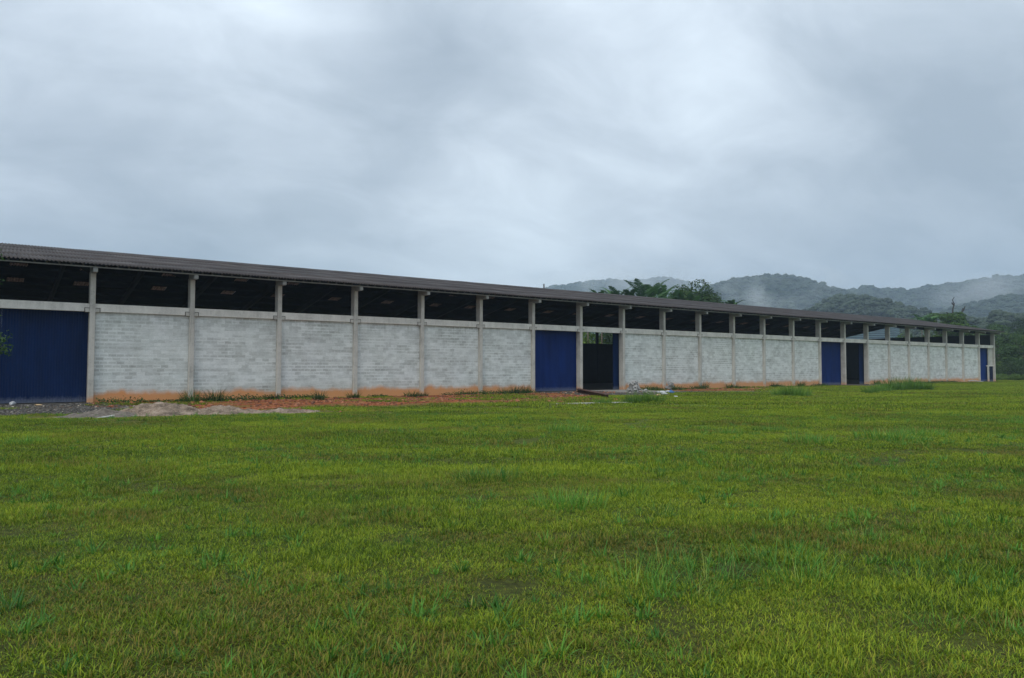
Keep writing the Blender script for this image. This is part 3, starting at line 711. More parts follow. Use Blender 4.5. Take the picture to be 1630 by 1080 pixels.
def tree(name, loc, H, Wd, seed, label, mat=M_TF, leaf=.35, n=5000, base=.35, flat=.75, nclump=22, group=None, cat='tree', trunk_r=None):
    rng = np.random.default_rng(seed); rnd = random.Random(seed)
    t = empty(name, loc, 0); tag(t, label, cat, group)
    cl = []
    for i in range(nclump):
        a = rng.uniform(0, 6.28); rr = math.sqrt(rng.uniform(0, 1)) * Wd * .40; hz = H * (base + (1 - base) * (rng.uniform(.12, .9) * (1 - .35 * (rr / (Wd * .4)) ** 2)))
        cl.append(((rr * math.cos(a), rr * math.sin(a), hz), rng.uniform(.11, .2) * Wd))
    V, T, sh = clumps_to_leaves(cl, n, leaf, rng)
    link_mesh('crown', np_mesh('crown', V, T, mat, False, dict(shade=sh)), t)
    m = MB(); tr = trunk_r or H * .018; hb = H * base
    pts = [(0, 0, -.3), (rnd.uniform(-.1, .1), 0, hb * .5), (rnd.uniform(-.2, .2), rnd.uniform(-.2, .2), hb), (rnd.uniform(-.3, .3), 0, H * .72)]
    m.tube(pts, [tr * 1.3, tr, tr * .8, tr * .3], 8)
    for (c, r) in cl[:12]:
        m.tube([(pts[2][0], pts[2][1], hb * rnd.uniform(.8, 1.05)), (c[0] * .5, c[1] * .5, (hb + c[2]) * .5 + .1), c], [tr * .5, tr * .3, tr * .1], 5)
    m.obj('trunk', M_BARK, t, smooth=True)
    return t
def place(px, Y): return Vector(((px - CX) / F_PX * Y, Y, 0))
def hgt(py, Y): return CAMH + (HOR - py) * Y / F_PX
def behind(px, extra):
    a = (px - CX) / F_PX
    return (DIST + W) / (a * Dn.x + Dn.y) + extra
def palm(px, py_top, Y, seed, label, nf=11, fl=3.0, droop=.9, group=None, name='palm_tree', leafw=.10, nl=26, crownz=None):
    rnd = random.Random(seed); p = place(px, Y); top = hgt(py_top, Y); t = empty(name, p, 0); tag(t, label, 'palm', group)
    hz = top - fl * .66
    m = MB(); m.tube([(0, 0, -.2), (.1, 0, hz * .5), (.05, .05, hz)], [.16, .11, .09], 8); m.obj('trunk', M_BARK, t, smooth=True)
    for k in range(nf):
        az = k * 2.399 + rnd.uniform(-.2, .2); el = rnd.uniform(.95, 1.45) if k % 3 else rnd.uniform(.3, .8)
        L = fl * rnd.uniform(.8, 1.1); pts = []; q = Vector((.05, .05, hz)); e = el; n_ = 9
        for i in range(n_ + 1):
            pts.append(q.copy()); q = q + Vector((math.cos(az) * math.cos(e), math.sin(az) * math.cos(e), math.sin(e))) * (L / n_); e -= droop * 2.0 / n_ * (.4 + i / n_)
        m = MB(); m.tube(pts, [.035 - .003 * i for i in range(n_ + 1)], 4)
        side = Vector((-math.sin(az), math.cos(az), 0))
        for i in range(nl):
            f = .12 + .88 * i / nl; j = min(int(f * n_), n_ - 1); g = f * n_ - j; c = pts[j].lerp(pts[j + 1], g); d = (pts[j + 1] - pts[j]).normalized()
            ll = L * .19 * math.sin(math.pi * (.18 + .8 * f)) + .08
            for s_ in (-1, 1):
                out = (side * s_ * .9 + d * .7 + Vector((0, 0, -.05 + rnd.uniform(-.15, .15)))).normalized(); tip = c + out * ll
                wv = d * leafw * .5
                m.add([c - wv, c + wv, c + out * ll * .6 + wv * .8 + Vector((0, 0, .03)), tip, c + out * ll * .6 - wv * .6], [(0, 1, 2, 3, 4)])
        o = m.obj('frond', M_PALM, t)
    return t
# behind the roof, left group
gP = 'palms showing above the warehouse roof'
for i, (px, py, Y, fl, lab) in enumerate([(935, 466, 96, 2.2, 'small palm, leftmost of those showing above the roof'), (957, 464, 95, 2.4, 'short palm beside the leftmost one above the roof'),
        (982, 458, 94, 3.2, 'spreading palm left of the tallest palm above the roof'), (1003, 461, 96, 2.6, 'low palm between two taller ones above the roof'),
        (1020, 452, 95, 3.8, 'palm with high arching fronds left of the tallest palm pair'), (1038, 451, 93, 4.0, 'tallest palm above the roof with fronds like a fountain'),
        (1054, 455, 97, 3.4, 'palm leaning into the broad dark tree above the roof'), (1082, 463, 92, 3.6, 'palm in front of the broad dark tree above the roof'), (1103, 466, 91, 3.2, 'rightmost palm in front of the broad dark tree'),
        (1166, 476, 112, 2.2, 'lone small palm above the roof below the middle hill')]):
    palm(px, py, behind(px, 6 + (Y * 7 % 5)), 100 + i, lab, 9, fl * 1.2, .8, gP, leafw=.14)
tree('broadleaf_tree', place(1100, 118), hgt(450, 118), 12, 31, 'broad dark green tree above the roof right of the palms', M_TF, .42, 9000, .55, nclump=34)
tree('broadleaf_tree', place(1078, 126), hgt(462, 126), 7, 32, 'green tree half hidden behind the palms above the roof', M_TF3, .4, 5000, .5)
tree('broadleaf_tree', place(1186, 122), hgt(481, 122), 3.4, 33, 'small dark treetop just above the roof beside the lone palm', M_TF3, .35, 1500, .6)
tree('broadleaf_tree', place(925, 104), hgt(468, 104), 3.0, 34, 'tiny treetop barely above the roof left of the palms', M_TF, .35, 1200, .7)
for i, (px, py, wd_, lab) in enumerate([(985, 462, 5, 'dark bushy treetop filling the gap behind the left palms'), (1012, 460, 5, 'dark bushy treetop between the two tallest palm groups'), (1045, 459, 5.5, 'dark bushy treetop behind the tallest palms'), (1126, 463, 4.5, 'low treetop at the right foot of the broad dark tree'), (1082, 457, 6, 'leafy treetop joining the palms to the broad dark tree')]):
    yb = behind(px, 14); tree('broadleaf_tree', place(px, yb), hgt(py, yb), wd_, 60 + i, lab, M_TF3 if i % 2 else M_TF, .38, 3500, .45, nclump=24)
# trees behind the building, seen through the openings
gB = 'trees growing behind the warehouse'
k = 0
for (px, Y, H, Wd, mt) in [(u_[0], behind(u_[0], u_[1] - 74), *u_[2:]) if u_[0] < 1100 else u_ for u_ in [(905, 88, 8.6, 8, M_TF2), (930, 84, 8.2, 8, M_TF2), (955, 92, 9.3, 9, M_TF), (978, 86, 9.2, 8, M_TF3), (1000, 90, 8.6, 8, M_TF), (860, 84, 6.0, 6, M_TF), (820, 80, 6, 6, M_TF3),
                           (1330, 175, 7.4, 9, M_TF2), (1372, 168, 8.2, 9, M_TF2), (1405, 160, 8.3, 8, M_TF2), (1432, 150, 8.6, 8, M_TF), (1458, 150, 10.6, 10, M_TF2), (1482, 146, 10.0, 9, M_TF2), (1506, 150, 9.6, 9, M_TF), (1530, 150, 9.0, 9, M_TF2), (1556, 152, 9.2, 9, M_TF)]]:
    labs = ['yellow green tree behind the warehouse', 'green tree behind the warehouse', 'dark tree behind the warehouse']
    od = ['leftmost', 'second', 'third', 'fourth', 'fifth', 'sixth', 'seventh', 'eighth', 'ninth']
    where = ('%s seen through the open doorway' % od[k] if k < 5 else 'hidden low behind the rear wall, %s' % ('nearer the doorway' if k == 5 else 'farther left') if px < 900
             else '%s seen through the end openings' % od[k - 7])
    tree('background_tree', place(px, Y), H, Wd, 200 + k, '%s, %s' % (labs[0] if mt is M_TF2 else labs[1] if mt is M_TF else labs[2], where), mt, .38, 3000, .12, group=gB, nclump=26)
    k += 1
# right hand trees above the roof end
palm(1468, 497, 150, 140, 'pale palm with drooping fronds above the roof near its far end', 9, 4.5, 1.3, None, leafw=.22, nl=16)
palm(1480, 500, 146, 141, 'lower palm beside the round topped tree near the far end', 9, 4.0, 1.3, None, leafw=.22, nl=16)
tree('round_top_tree', place(1495, 152), hgt(492, 152), 6.0, 41, 'small round topped tree above the roof near its far end', M_TF, .4, 3500, .62, nclump=14)
dt = tree('bare_branched_tree', place(1518, 150), hgt(492, 150), 7.0, 42, 'tree with bare dead branches sticking out of its top', M_TF, .5, 3200, .5, nclump=16)
m = MB()
for (ps) in ([(1516, 500), (1517, 491), (1519, 484), (1516, 478), (1519, 473)], [(1519, 487), (1515, 482)], [(1524, 508), (1529, 500), (1534, 494), (1536, 488)], [(1530, 499), (1533, 491)], [(1512, 508), (1509, 500), (1507, 497)]):
    q = [pix_at(a, b, 150) - Vector(dt.location) for a, b in ps]; m.tube(q, [.16 - .025 * i for i in range(len(q))], 5)
m.obj('dead_branch', simple('dead_wood', (.05, .045, .045), .95), dt)
gR = 'trees massed to the right of the warehouse end'
rt = [(1548, 150, 507, 7, M_TF2, .4), (1562, 185, 505, 8, M_TF, .45), (1578, 200, 500, 8, M_TF3, .5), (1588, 150, 513, 8, M_TF2, .4), (1598, 175, 506, 9, M_TF, .45), (1612, 160, 512, 9, M_TF2, .4), (1630, 190, 500, 10, M_TF3, .5), (1640, 150, 511, 9, M_TF, .4),
      (1604, 142, 526, 8, M_TF3, .36), (1622, 138, 530, 8, M_TF, .36), (1645, 140, 522, 9, M_TF2, .38), (1590, 140, 530, 7, M_TF, .36), (1670, 160, 508, 11, M_TF, .4), (1705, 150, 515, 11, M_TF3, .4), (1745, 150, 512, 12, M_TF, .4), (1575, 150, 522, 7, M_TF3, .38), (1800, 150, 512, 12, M_TF2, .4)]
desc = {id(M_TF): 'green', id(M_TF2): 'yellow green', id(M_TF3): 'dark'}
pos_ = ['rising just left of the far corner', 'peeking over the far corner of the roof', 'tall and dark with a ragged top beyond the far corner', 'right above the far corner eave', 'tall, behind the shorter trees right of the far corner', 'broad, between two darker crowns right of the corner', 'tallest at the right edge', 'at the right edge below the tallest one',
        'in the middle row beyond the far corner', 'in the middle row near the right edge', 'half cut by the right edge', 'directly beside the far corner column', 'beyond the right edge, nearest it', 'second beyond the right edge', 'third beyond the right edge', 'tucked behind the far corner column', 'farthest beyond the right edge']
for i, ((px, Y, py, Wd, mt, lf), ps) in enumerate(zip(rt, pos_)):
    tree('background_tree', place(px, Y), hgt(py, Y), Wd, 300 + i, '%s tree %s' % (desc[id(mt)], ps), mt, lf, 5200, .08, group=gR, nclump=30)
gS = 'shrubs at the edge of the lawn'
sps = ['against the far corner column', 'second from the far corner column', 'third from the far corner column', 'near the right edge of the lawn', 'cut by the right edge', 'beyond the right edge', 'far beyond the right edge', 'low and pale in front of the dark ones', 'low and pale near the right edge']
for i, (px, Y, py, Wd, mt) in enumerate([(1587, 128, 575, 4.5, M_TF), (1597, 126, 573, 5, M_TF2), (1608, 124, 569, 6, M_TF3), (1620, 126, 570, 6, M_TF), (1636, 124, 572, 6, M_TF3), (1660, 124, 570, 7, M_TF), (1700, 122, 570, 8, M_TF3), (1594, 120, 597, 3.6, M_TF2), (1622, 118, 598, 3.6, M_TF2)]):
    tree('shrub', place(px, Y), hgt(py, Y), Wd, 400 + i, '%s shrub %s' % (desc[id(mt)], sps[i]), mt, .2, 3600, .02, group=gS, cat='shrub', nclump=24, trunk_r=.05)
# pole behind the roof
m = MB(); p = place(866, 96); m.tube([(0, 0, 0), (0, 0, hgt(452, 96))], [.13, .09], 10)
tag(m.obj('pole', simple('weathered_wood', (.13, .13, .13), .9), None, p), 'thin grey pole standing up behind the roof left of the hills', 'pole')
# pale metal clad shed beyond the far gable
sh = empty('metal_shed', place(1380, 215), R(-8)); tag(sh, 'pale blue shed with horizontal metal siding seen through the upper openings', 'shed')
M_SID = simple('pale_blue_siding', (.24, .33, .42), .5, 1, .15, 10, .1); zt = hgt(512, 215)
m = MB(); m.box(-14, 9.0, .2, 12, -.1, zt - .3); m.obj('wall', simple('shed_core', (.10, .14, .19), .8), sh)
z = .5
while z < zt - .6:
    m = MB(); m.add([(-14.1, .10, z), (9.1, .10, z), (9.1, -.12, z + .30), (-14.1, -.12, z + .30), (-14.1, .16, z + .34), (9.1, .16, z + .34)], [(0, 1, 2, 3), (3, 2, 5, 4)]); m.obj('siding_board', M_SID, sh); z += .62
m = MB(); m.add([(-14.4, -.4, zt - .3), (9.3, -.4, zt - .3), (9.3, 6, zt + .3), (-14.4, 6, zt + .3), (9.3, 12.4, zt - .3), (-14.4, 12.4, zt - .3)], [(0, 1, 2, 3), (3, 2, 4, 5)]); m.obj('roof', M_SID, sh)

# ------------------------------------------------------------------ foreground branch from the left
M_NL = mat_foliage('near_leaves', (.020, .055, .014), (.065, .13, .035), 3, .3)
ft = empty('young_tree', place(-150, 13), 0); tag(ft, 'young leafy tree at the left edge whose twigs reach into view', 'tree')
m = MB(); T0 = Vector(ft.location)
m.tube([(0, 0, -.1), (.05, 0, 1.4), (.0, .05, 2.8), (.1, 0, 4.6)], [.07, .055, .04, .015], 8)
tips = [((7, 557), 1), ((3, 552), 1), ((1, 536), 1), ((-10, 549), 2), ((-13, 530), 1), ((-5, 447), .6), ((-8, 402), .7), ((-14, 408), 1), ((-45, 500), 3), ((-48, 430), 3), ((-55, 560), 3), ((-75, 380), 4), ((-100, 470), 5), ((-115, 410), 5), ((-105, 530), 5), ((-190, 440), 6), ((-210, 500), 6), ((-180, 380), 6)]
P_ = []; rg = np.random.default_rng(5)
for (px_, nn) in tips:
    c = pix_at(px_[0], px_[1], 13 + rg.uniform(-.3, .3)) - T0
    m.tube([(.03, 0, max(.9, c.z - .9)), tuple(Vector((c.x * .55, c.y * .5, c.z - .35))), tuple(c)], [.02, .012, .004], 5)
    k = int(26 * nn); P_.append(np.array(c)[None] + rg.normal(size=(k, 3)) * np.array([.042, .1, .052]) * (nn ** .75))
m.obj('trunk', M_BARK, ft, smooth=True)
P_ = np.concatenate(P_); V, T, s_ = leaf_cloud(P_, rg.normal(size=P_.shape) * .7 + np.array([0, -.5, .8]), .075 * rg.uniform(.7, 1.3, len(P_)), .48, rng=rg)
link_mesh('leaves', np_mesh('leaves', V, T, M_NL, False, dict(shade=s_)), ft)

# ------------------------------------------------------------------ grass
def mat_grass():
    m, t, b, o = new_mat('grass'); pos = t.nodes.new('ShaderNodeNewGeometry').outputs['Position']
    def at(n): a = t.nodes.new('ShaderNodeAttribute'); a.attribute_name = n; return a.outputs['Fac']
    big = noise(t, mapping(t, pos, (.45, 1.3, 0)), .22, 5, .6); mid = noise(t, mapping(t, pos, (1, 1, 0)), 1.0, 4, .6); sp = noise(t, mapping(t, pos, (.6, 1.2, 0), (9, 4, 0)), .42, 6, .7)
    k = math_(t, 'ADD', math_(t, 'MULTIPLY', big, .45), math_(t, 'ADD', math_(t, 'MULTIPLY', mid, .20), math_(t, 'MULTIPLY', at('shade'), .35)))
    c = ramp(t, k, [(.33, (.022, .070, .006)), (.43, (.100, .188, .008)), (.53, (.205, .315, .013)), (.67, (.40, .47, .030))])
    far = ramp(t, math_(t, 'DIVIDE', sepxyz(t, pos)[1], 40.0, clamp=True), [(.12, 0), (.75, 1)])
    dry = math_(t, 'ADD', at('shade'), math_(t, 'MULTIPLY', math_(t, 'SUBTRACT', sp, .5), 3.0))
    c = mixc(t, ramp(t, dry, [(.84, 0), (1.15, .85)]), c, (.26, .185, .045))
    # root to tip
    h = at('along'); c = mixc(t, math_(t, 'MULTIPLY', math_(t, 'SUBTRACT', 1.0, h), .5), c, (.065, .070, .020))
    setc(t, b.inputs['Base Color'], c); b.inputs['Roughness'].default_value = .55; b.inputs['Specular IOR Level'].default_value = .18
    tr = t.nodes.new('ShaderNodeBsdfTranslucent'); t.links.new(c, tr.inputs[0]); mx = t.nodes.new('ShaderNodeMixShader'); mx.inputs[0].default_value = .35
    t.links.new(b.outputs[0], mx.inputs[1]); t.links.new(tr.outputs[0], mx.inputs[2]); t.links.new(mx.outputs[0], o.inputs[0]); return m
M_GRASS = mat_grass()
M_WEED = mat_foliage('weed_leaves', (.010, .038, .009), (.055, .13, .025), 1.5, .25, (.24, .20, .07))
M_THICK = mat_foliage('thicket_grass', (.030, .085, .012), (.13, .25, .035), 1.0, .35)
M_TALL = mat_foliage('tall_grass', (.028, .11, .014), (.12, .30, .035), 1.5, .35, (.30, .32, .07))
def blades(n, size, hmin, hmax, wmin, wmax, lean, rng, circ=False, seg=3):
    if circ:
        r = np.sqrt(rng.random(n)) * size; a = rng.uniform(0, 6.28, n); x = r * np.cos(a); y = r * np.sin(a); az = a + rng.normal(size=n) * .7
    else:
        # clumped distribution
        k = max(4, n // 14); cxy = rng.uniform(-size / 2, size / 2, (k, 2)); pk = rng.integers(0, k, n)
        o_ = rng.normal(size=(n, 2)) * .035; x = cxy[pk, 0] + o_[:, 0]; y = cxy[pk, 1] + o_[:, 1]; az = np.arctan2(o_[:, 1], o_[:, 0]) + rng.normal(size=n) * .8
    L = rng.uniform(hmin, hmax, n); wd_ = rng.uniform(wmin, wmax, n); ln = np.abs(rng.normal(size=n)) * lean + .15; curl = rng.uniform(.2, 1.3, n) * lean
    side = np.stack([-np.sin(az), np.cos(az), np.zeros(n)], -1); out = np.stack([np.cos(az), np.sin(az), np.zeros(n)], -1)
    P0 = np.stack([x, y, np.full(n, -.01)], -1); rows_ = []; al = []
    e = np.clip(ln, 0, 1.5); p = P0.copy()
    for s in range(seg + 1):
        f = s / seg; ww = (wd_ * (1 - f ** 1.6) * .5)[:, None] + .0003
        rows_.append(p - side * ww); rows_.append(p + side * ww); al += [f, f]
        st = (L / seg)[:, None]; p = p + out * np.sin(e)[:, None] * st + np.array([0, 0, 1.0]) * np.cos(e)[:, None] * st
        e = np.clip(e + curl / seg, 0, 2.3)
    k = 2 * (seg + 1); V = np.stack(rows_, 1).reshape(-1, 3); i = np.arange(n)[:, None] * k
    Q = np.concatenate([i + [2 * s, 2 * s + 1, 2 * s + 3, 2 * s + 2] for s in range(seg)], 0)
    return V, Q, np.repeat(rng.random(n), k), np.tile(np.array(al), n)
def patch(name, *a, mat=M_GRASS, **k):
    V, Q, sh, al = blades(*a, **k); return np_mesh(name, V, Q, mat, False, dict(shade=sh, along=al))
def rg_(s): return np.random.default_rng(s)
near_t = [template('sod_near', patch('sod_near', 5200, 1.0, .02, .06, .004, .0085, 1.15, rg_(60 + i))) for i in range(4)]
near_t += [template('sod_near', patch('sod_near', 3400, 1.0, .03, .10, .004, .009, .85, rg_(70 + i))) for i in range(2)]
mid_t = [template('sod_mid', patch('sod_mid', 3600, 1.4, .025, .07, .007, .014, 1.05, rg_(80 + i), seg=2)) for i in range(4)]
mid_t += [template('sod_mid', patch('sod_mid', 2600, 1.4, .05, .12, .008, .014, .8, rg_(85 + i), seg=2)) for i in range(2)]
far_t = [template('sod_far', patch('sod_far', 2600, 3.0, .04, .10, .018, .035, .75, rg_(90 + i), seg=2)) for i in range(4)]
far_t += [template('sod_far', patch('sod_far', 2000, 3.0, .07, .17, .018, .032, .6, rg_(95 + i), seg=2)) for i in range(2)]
def lawn(y0, y1, step, tmpl, nb, seed, label, hi=2):
    rng = rg_(seed); ys_ = np.arange(y0, y1, step); P = []
    for y in ys_:
        hw = .80 * y + 3.0; xs_ = np.arange(-hw, hw, step); P.append(np.stack([xs_, np.full_like(xs_, y)], -1))
    P = np.concatenate(P); P += rng.uniform(-.45, .45, P.shape) * step
    U, V = toUV(P[:, 0], P[:, 1]); red, grav, wd2, th2 = masks(U, V)
    inside = (V > -.35) & (U < UE + 1) & (V < W + 2) & (U > -22)
    cover = (1 - np.clip(red * (1 - .75 * wd2), 0, 1)) * (1 - grav * .96) * (1 - th2 * .45)
    cover = np.where((V > -.9) & (~inside) & (U > 0), np.maximum(cover, .55 * (grav < .3)), cover)
    bare = sstep(.60, .72, fbm(P[:, 0] * .7 + 3, P[:, 1] * .7, 44, 4)) * .22
    keep = (rng.random(len(P)) < cover - bare * (P[:, 1] < 25)) & (~inside)
    P = P[keep]; U = U[keep]; V = V[keep]
    tallness = fbm(P[:, 0] * .30, P[:, 1] * .30 + 5, 71, 4) * .6 + rng.random(len(P)) * .4
    hi_ = tallness > .60
    pick = np.where(hi_, rng.integers(nb, nb + hi, len(P)), rng.integers(0, nb, len(P)))
    sc = .75 + .5 * fbm(P[:, 0] * .5, P[:, 1] * .5, 13, 3) + rng.uniform(-.1, .1, len(P))
    o = scatter('lawn', np.stack([P[:, 0], P[:, 1], gz(P[:, 0], P[:, 1])], -1), sc, rng.uniform(0, 6.28, len(P)), tmpl, pick)
    return tag(o, label, 'grass', kind='stuff')
lawn(2.2, 13.5, .62, near_t, 4, 1, 'rough mown grass in the foreground with brown thatch showing')
lawn(13.2, 34, .85, mid_t, 4, 2, 'rough mown grass in the middle of the field')
lawn(33.4, 150, 1.75, far_t, 4, 3, 'distant mown grass in front of the warehouse and beyond its end')

# taller tufts standing out of the lawn
def tuft_mesh(i, n, r, h0, h1, w0, w1, lean, mat=M_TALL):
    return patch('grass_tuft', n, r, h0, h1, w0, w1, lean, rg_(500 + i), circ=True, seg=4, mat=mat)
TUFTS = [tuft_mesh(0, 110, .34, .10, .38, .004, .008, .75), tuft_mesh(1, 70, .24, .08, .24, .004, .008, .85), tuft_mesh(2, 330, .5, .10, .30, .006, .010, .5), tuft_mesh(3, 190, .38, .3, .95, .014, .026, .62, mat=M_WEED), tuft_mesh(4, 190, .34, .14, .5, .018, .04, .8, mat=M_WEED), tuft_mesh(5, 380, .6, .3, .85, .012, .022, .6, mat=M_THICK)]
def gpt(px, py):
    r = pix_dir(px, py); t = -CAMH / r.z; return r.x * t, r.y * t
def tuft(px, py, k, s, label, group, name='grass_tuft'):
    x, y = gpt(px, py); o = link_mesh(name, TUFTS[k], None, (x, y, float(gz(np.array([x]), np.array([y]))[0])), (0, 0, random.uniform(0, 6.28))); o.scale = (s, s, s * random.uniform(.9, 1.1))
    return tag(o, label, 'grass tuft', group)
gT = 'tall grass tufts in the lawn'
TL = [(960, 945, 1, .8, 'thin tuft with one yellow blade in the foreground'), (1010, 935, 0, .95, 'tall dark tuft, left one of the foreground row'), (1060, 905, 0, 1.0, 'tall pale bladed tuft in the middle of the foreground row'),
      (1085, 950, 0, .9, 'drooping tuft just below the middle of the foreground row'), (1125, 925, 0, 1.05, 'tallest tuft of the foreground row'), (1165, 900, 1, 1.0, 'loose tuft right of the tallest one in the foreground row'), (1190, 930, 1, .8, 'short loose tuft right of the foreground row'),
      (1245, 905, 0, 1.15, 'upright tuft at the right end of the foreground row'), (1275, 930, 0, 1.0, 'wide tuft just right of the upright one'), (1310, 905, 1, .9, 'small tuft farther right of the foreground row'), (1440, 920, 1, .9, 'low bluish tuft near the right foreground'),
      (1375, 862, 0, .8, 'round tuft alone right of the field middle'), (775, 762, 2, 1.1, 'dark round tuft in the middle of the field'), (905, 808, 2, 1.0, 'wide soft tuft nearer than the dark round one'), (1005, 792, 0, .8, 'compact tuft right of the wide soft one'),
      (1050, 822, 1, 1.2, 'flat tuft below the compact one'), (630, 945, 1, .9, 'dark tuft left of the foreground middle'), (575, 838, 1, .8, 'slender tuft in the left middle of the field'), (355, 1000, 1, .8, 'bright green tuft in the left foreground'), (320, 985, 1, .5, 'tiny tuft beside the bright green one'),
      (760, 1055, 1, .7, 'dark tuft at the bottom edge below the middle'), (1085, 1060, 1, .8, 'tuft at the bottom edge right of the middle'), (40, 1010, 1, .7, 'thin tuft at the left foreground edge'), (900, 686, 2, 1.3, 'low mound of grass in the distance before the debris'), (1225, 686, 2, .9, 'small distant tuft before the white bays'),
      (1410, 702, 2, 1.5, 'broad distant tuft, left of a pair on the right'), (1472, 696, 2, 1.2, 'smaller distant tuft, right of the pair'), (1625, 675, 2, 1.2, 'distant tuft at the right edge'), (40, 706, 2, .9, 'pale tuft near the left edge of the field'), (600, 760, 1, 1.0, 'sparse tuft in the left centre of the field'),
      (1290, 706, 2, 1.2, 'faint distant tuft left of the pair'), (1160, 690, 2, .8, 'faint distant tuft left of the white bay columns'), (1610, 1010, 1, .8, 'tuft at the right foreground edge'), (1500, 1000, 1, .7, 'ragged tuft in the right foreground'), (215, 900, 1, .6, 'small tuft among brown thatch on the left')]
for a in TL: tuft(*a, gT)
rq = rg_(909); ros = [template('rosette', patch('rosette', 34, .05, .05, .15, .006, .012, .95, rg_(700 + i), circ=True, seg=4, mat=M_TALL)) for i in range(4)]
nR = 5200; yy = 3.0 + 27 * rq.random(nR) ** .8; xx = (rq.random(nR) * 2 - 1) * (.8 * yy + 2)
dn = fbm(xx * .35 + 7, yy * .5, 83, 4); kp = (rq.random(nR) < sstep(.36, .66, dn) + .12); uu_, vv_ = toUV(xx, yy); m1_ = masks(uu_, vv_); kp &= (m1_[0] < .4) & (m1_[1] < .4)
xx, yy = xx[kp], yy[kp]
tag(scatter('grass_rosettes', np.stack([xx, yy, gz(xx, yy)], -1), rq.uniform(.5, 1.5, len(xx)), rq.uniform(0, 6.28, len(xx)), ros, rq.integers(0, 4, len(xx))), 'small bright rosettes of broader grass scattered through the lawn', 'grass', kind='stuff')
# tall weeds by the muddy patch and by the foot of the wall
gW = 'weeds at the foot of the wall'
WL = [(303, 640, 3, 1.1, 'big clump of blades at the foot of the second column'), (342, 639, 3, 1.15, 'spiky clump just right of the second column'), (508, 637, 3, .8, 'spiky clump in the middle of the third block bay'),
      (436, 636, 4, 1.1, 'dark leafy weed at the foot of the third column'), (562, 634, 4, 1.1, 'dark leafy weed at the foot of the fourth column'), (655, 632, 4, 1.3, 'thin yellowish weeds left of the fifth column'), (674, 631, 4, .9, 'thin weeds right of the fifth column'),
      (800, 628, 3, .75, 'left clump of the row of weeds before the blue double bay'), (820, 627, 3, .95, 'middle clump of the row of weeds before the blue double bay'), (838, 626, 3, .85, 'clump touching the left jamb of the second blue door'), (765, 628, 4, 1.0, 'small weed at the foot of the sixth column'),
      (1035, 622, 4, 1.2, 'weeds between the debris heap and the next column'), (1047, 621, 4, 1.1, 'weeds at the column right of the debris heap'), (1078, 621, 4, 1.3, 'weeds right of the small rubble'), (1121, 619, 3, .95, 'round clump at a column right of the litter'),
      (1166, 618, 4, 1.5, 'low clump at the second column right of the litter'), (1230, 616, 4, 1.5, 'clump in the fourth bay left of the third blue door'), (1252, 615, 3, 1.0, 'dark clump two bays left of the third blue door'), (1271, 615, 4, 1.8, 'low clump one bay left of the third blue door'), (1298, 614, 4, 1.6, 'clump against the left jamb of the third blue door'),
      (1392, 612, 4, 1.7, 'clump right of the narrow open bay'), (1482, 609, 3, 1.1, 'dark clump at a column near the far end'), (1500, 608, 4, 2, 'low clump between two columns near the far end'), (1538, 607, 3, .9, 'clump next to last column before the far blue door'), (1550, 607, 4, 1.6, 'low clump at the left jamb of the far blue door')]
for a in WL: tuft(*a, gW, 'weed_clump')
gM = 'long grass thickets in front of the wall'
for a in [(p_, q_, 5, *w_) for p_, q_, k_, *w_ in [(1040, 641, 4, 1.0, 'bluish long grass beside the muddy track, right part'), (1020, 641, 4, 1.0, 'bluish long grass beside the muddy track, middle part'), (1005, 642, 4, .8, 'bluish long grass beside the muddy track, left part'), (960, 643, 4, .7, 'bright low grass below the rusty beam'),
          (1258, 630, 3, 1.2, 'long grass in front of the bays left of the third blue door'), (1275, 631, 3, 1.1, 'right part of the long grass left of the third blue door'), (1240, 630, 3, .8, 'left fringe of the long grass left of the third blue door'),
          (1402, 624, 3, 1.3, 'left end of the thicket in front of the right bays'), (1418, 622, 3, 1.6, 'thicket of tall blades, second from its left end'), (1432, 621, 3, 1.9, 'tallest blades of the thicket in front of the right bays'), (1447, 620, 3, 1.8, 'middle of the thicket in front of the right bays'),
          (1460, 621, 3, 1.5, 'right part of the thicket in front of the right bays'), (1472, 621, 3, 1.1, 'right fringe of the thicket in front of the right bays'), (1385, 627, 3, .9, 'low left fringe of the thicket before the narrow open bay')]]:
    tuft(*a, gM, 'grass_thicket')
# creeping ground cover along the wall
P_ = []; rg = rg_(77)
for u in np.arange(.3, UE - 5, .05):
    d = fbm(np.array([u * .35]), np.array([2.0]), 5, 3)[0]
    if 29.3 < u < 39.6 or 69 < u < 79.6: continue
    if rg.random() < (d - .36) * 3.2:
        for q in range(12): P_.append((u + rg.normal() * .1, -.25 - abs(rg.normal()) * .45 - (.5 * rg.random() if d > .55 else 0), abs(rg.normal()) * .05 * (1 + 1.2 * (d > .55)) + .02))
P_ = np.array([tuple(UV(*p)) for p in P_]); V, T, s_ = leaf_cloud(P_, rg.normal(size=P_.shape) * .5 + np.array([0, 0, 1.0]), 0.11 * rg.uniform(.5, 1.4, len(P_)), .55, rng=rg)
tag(link_mesh('ground_cover', np_mesh('ground_cover', V, T, M_TF, False, dict(shade=s_))), 'low creeping weeds growing along the stained foot of the wall', 'weeds', kind='stuff')

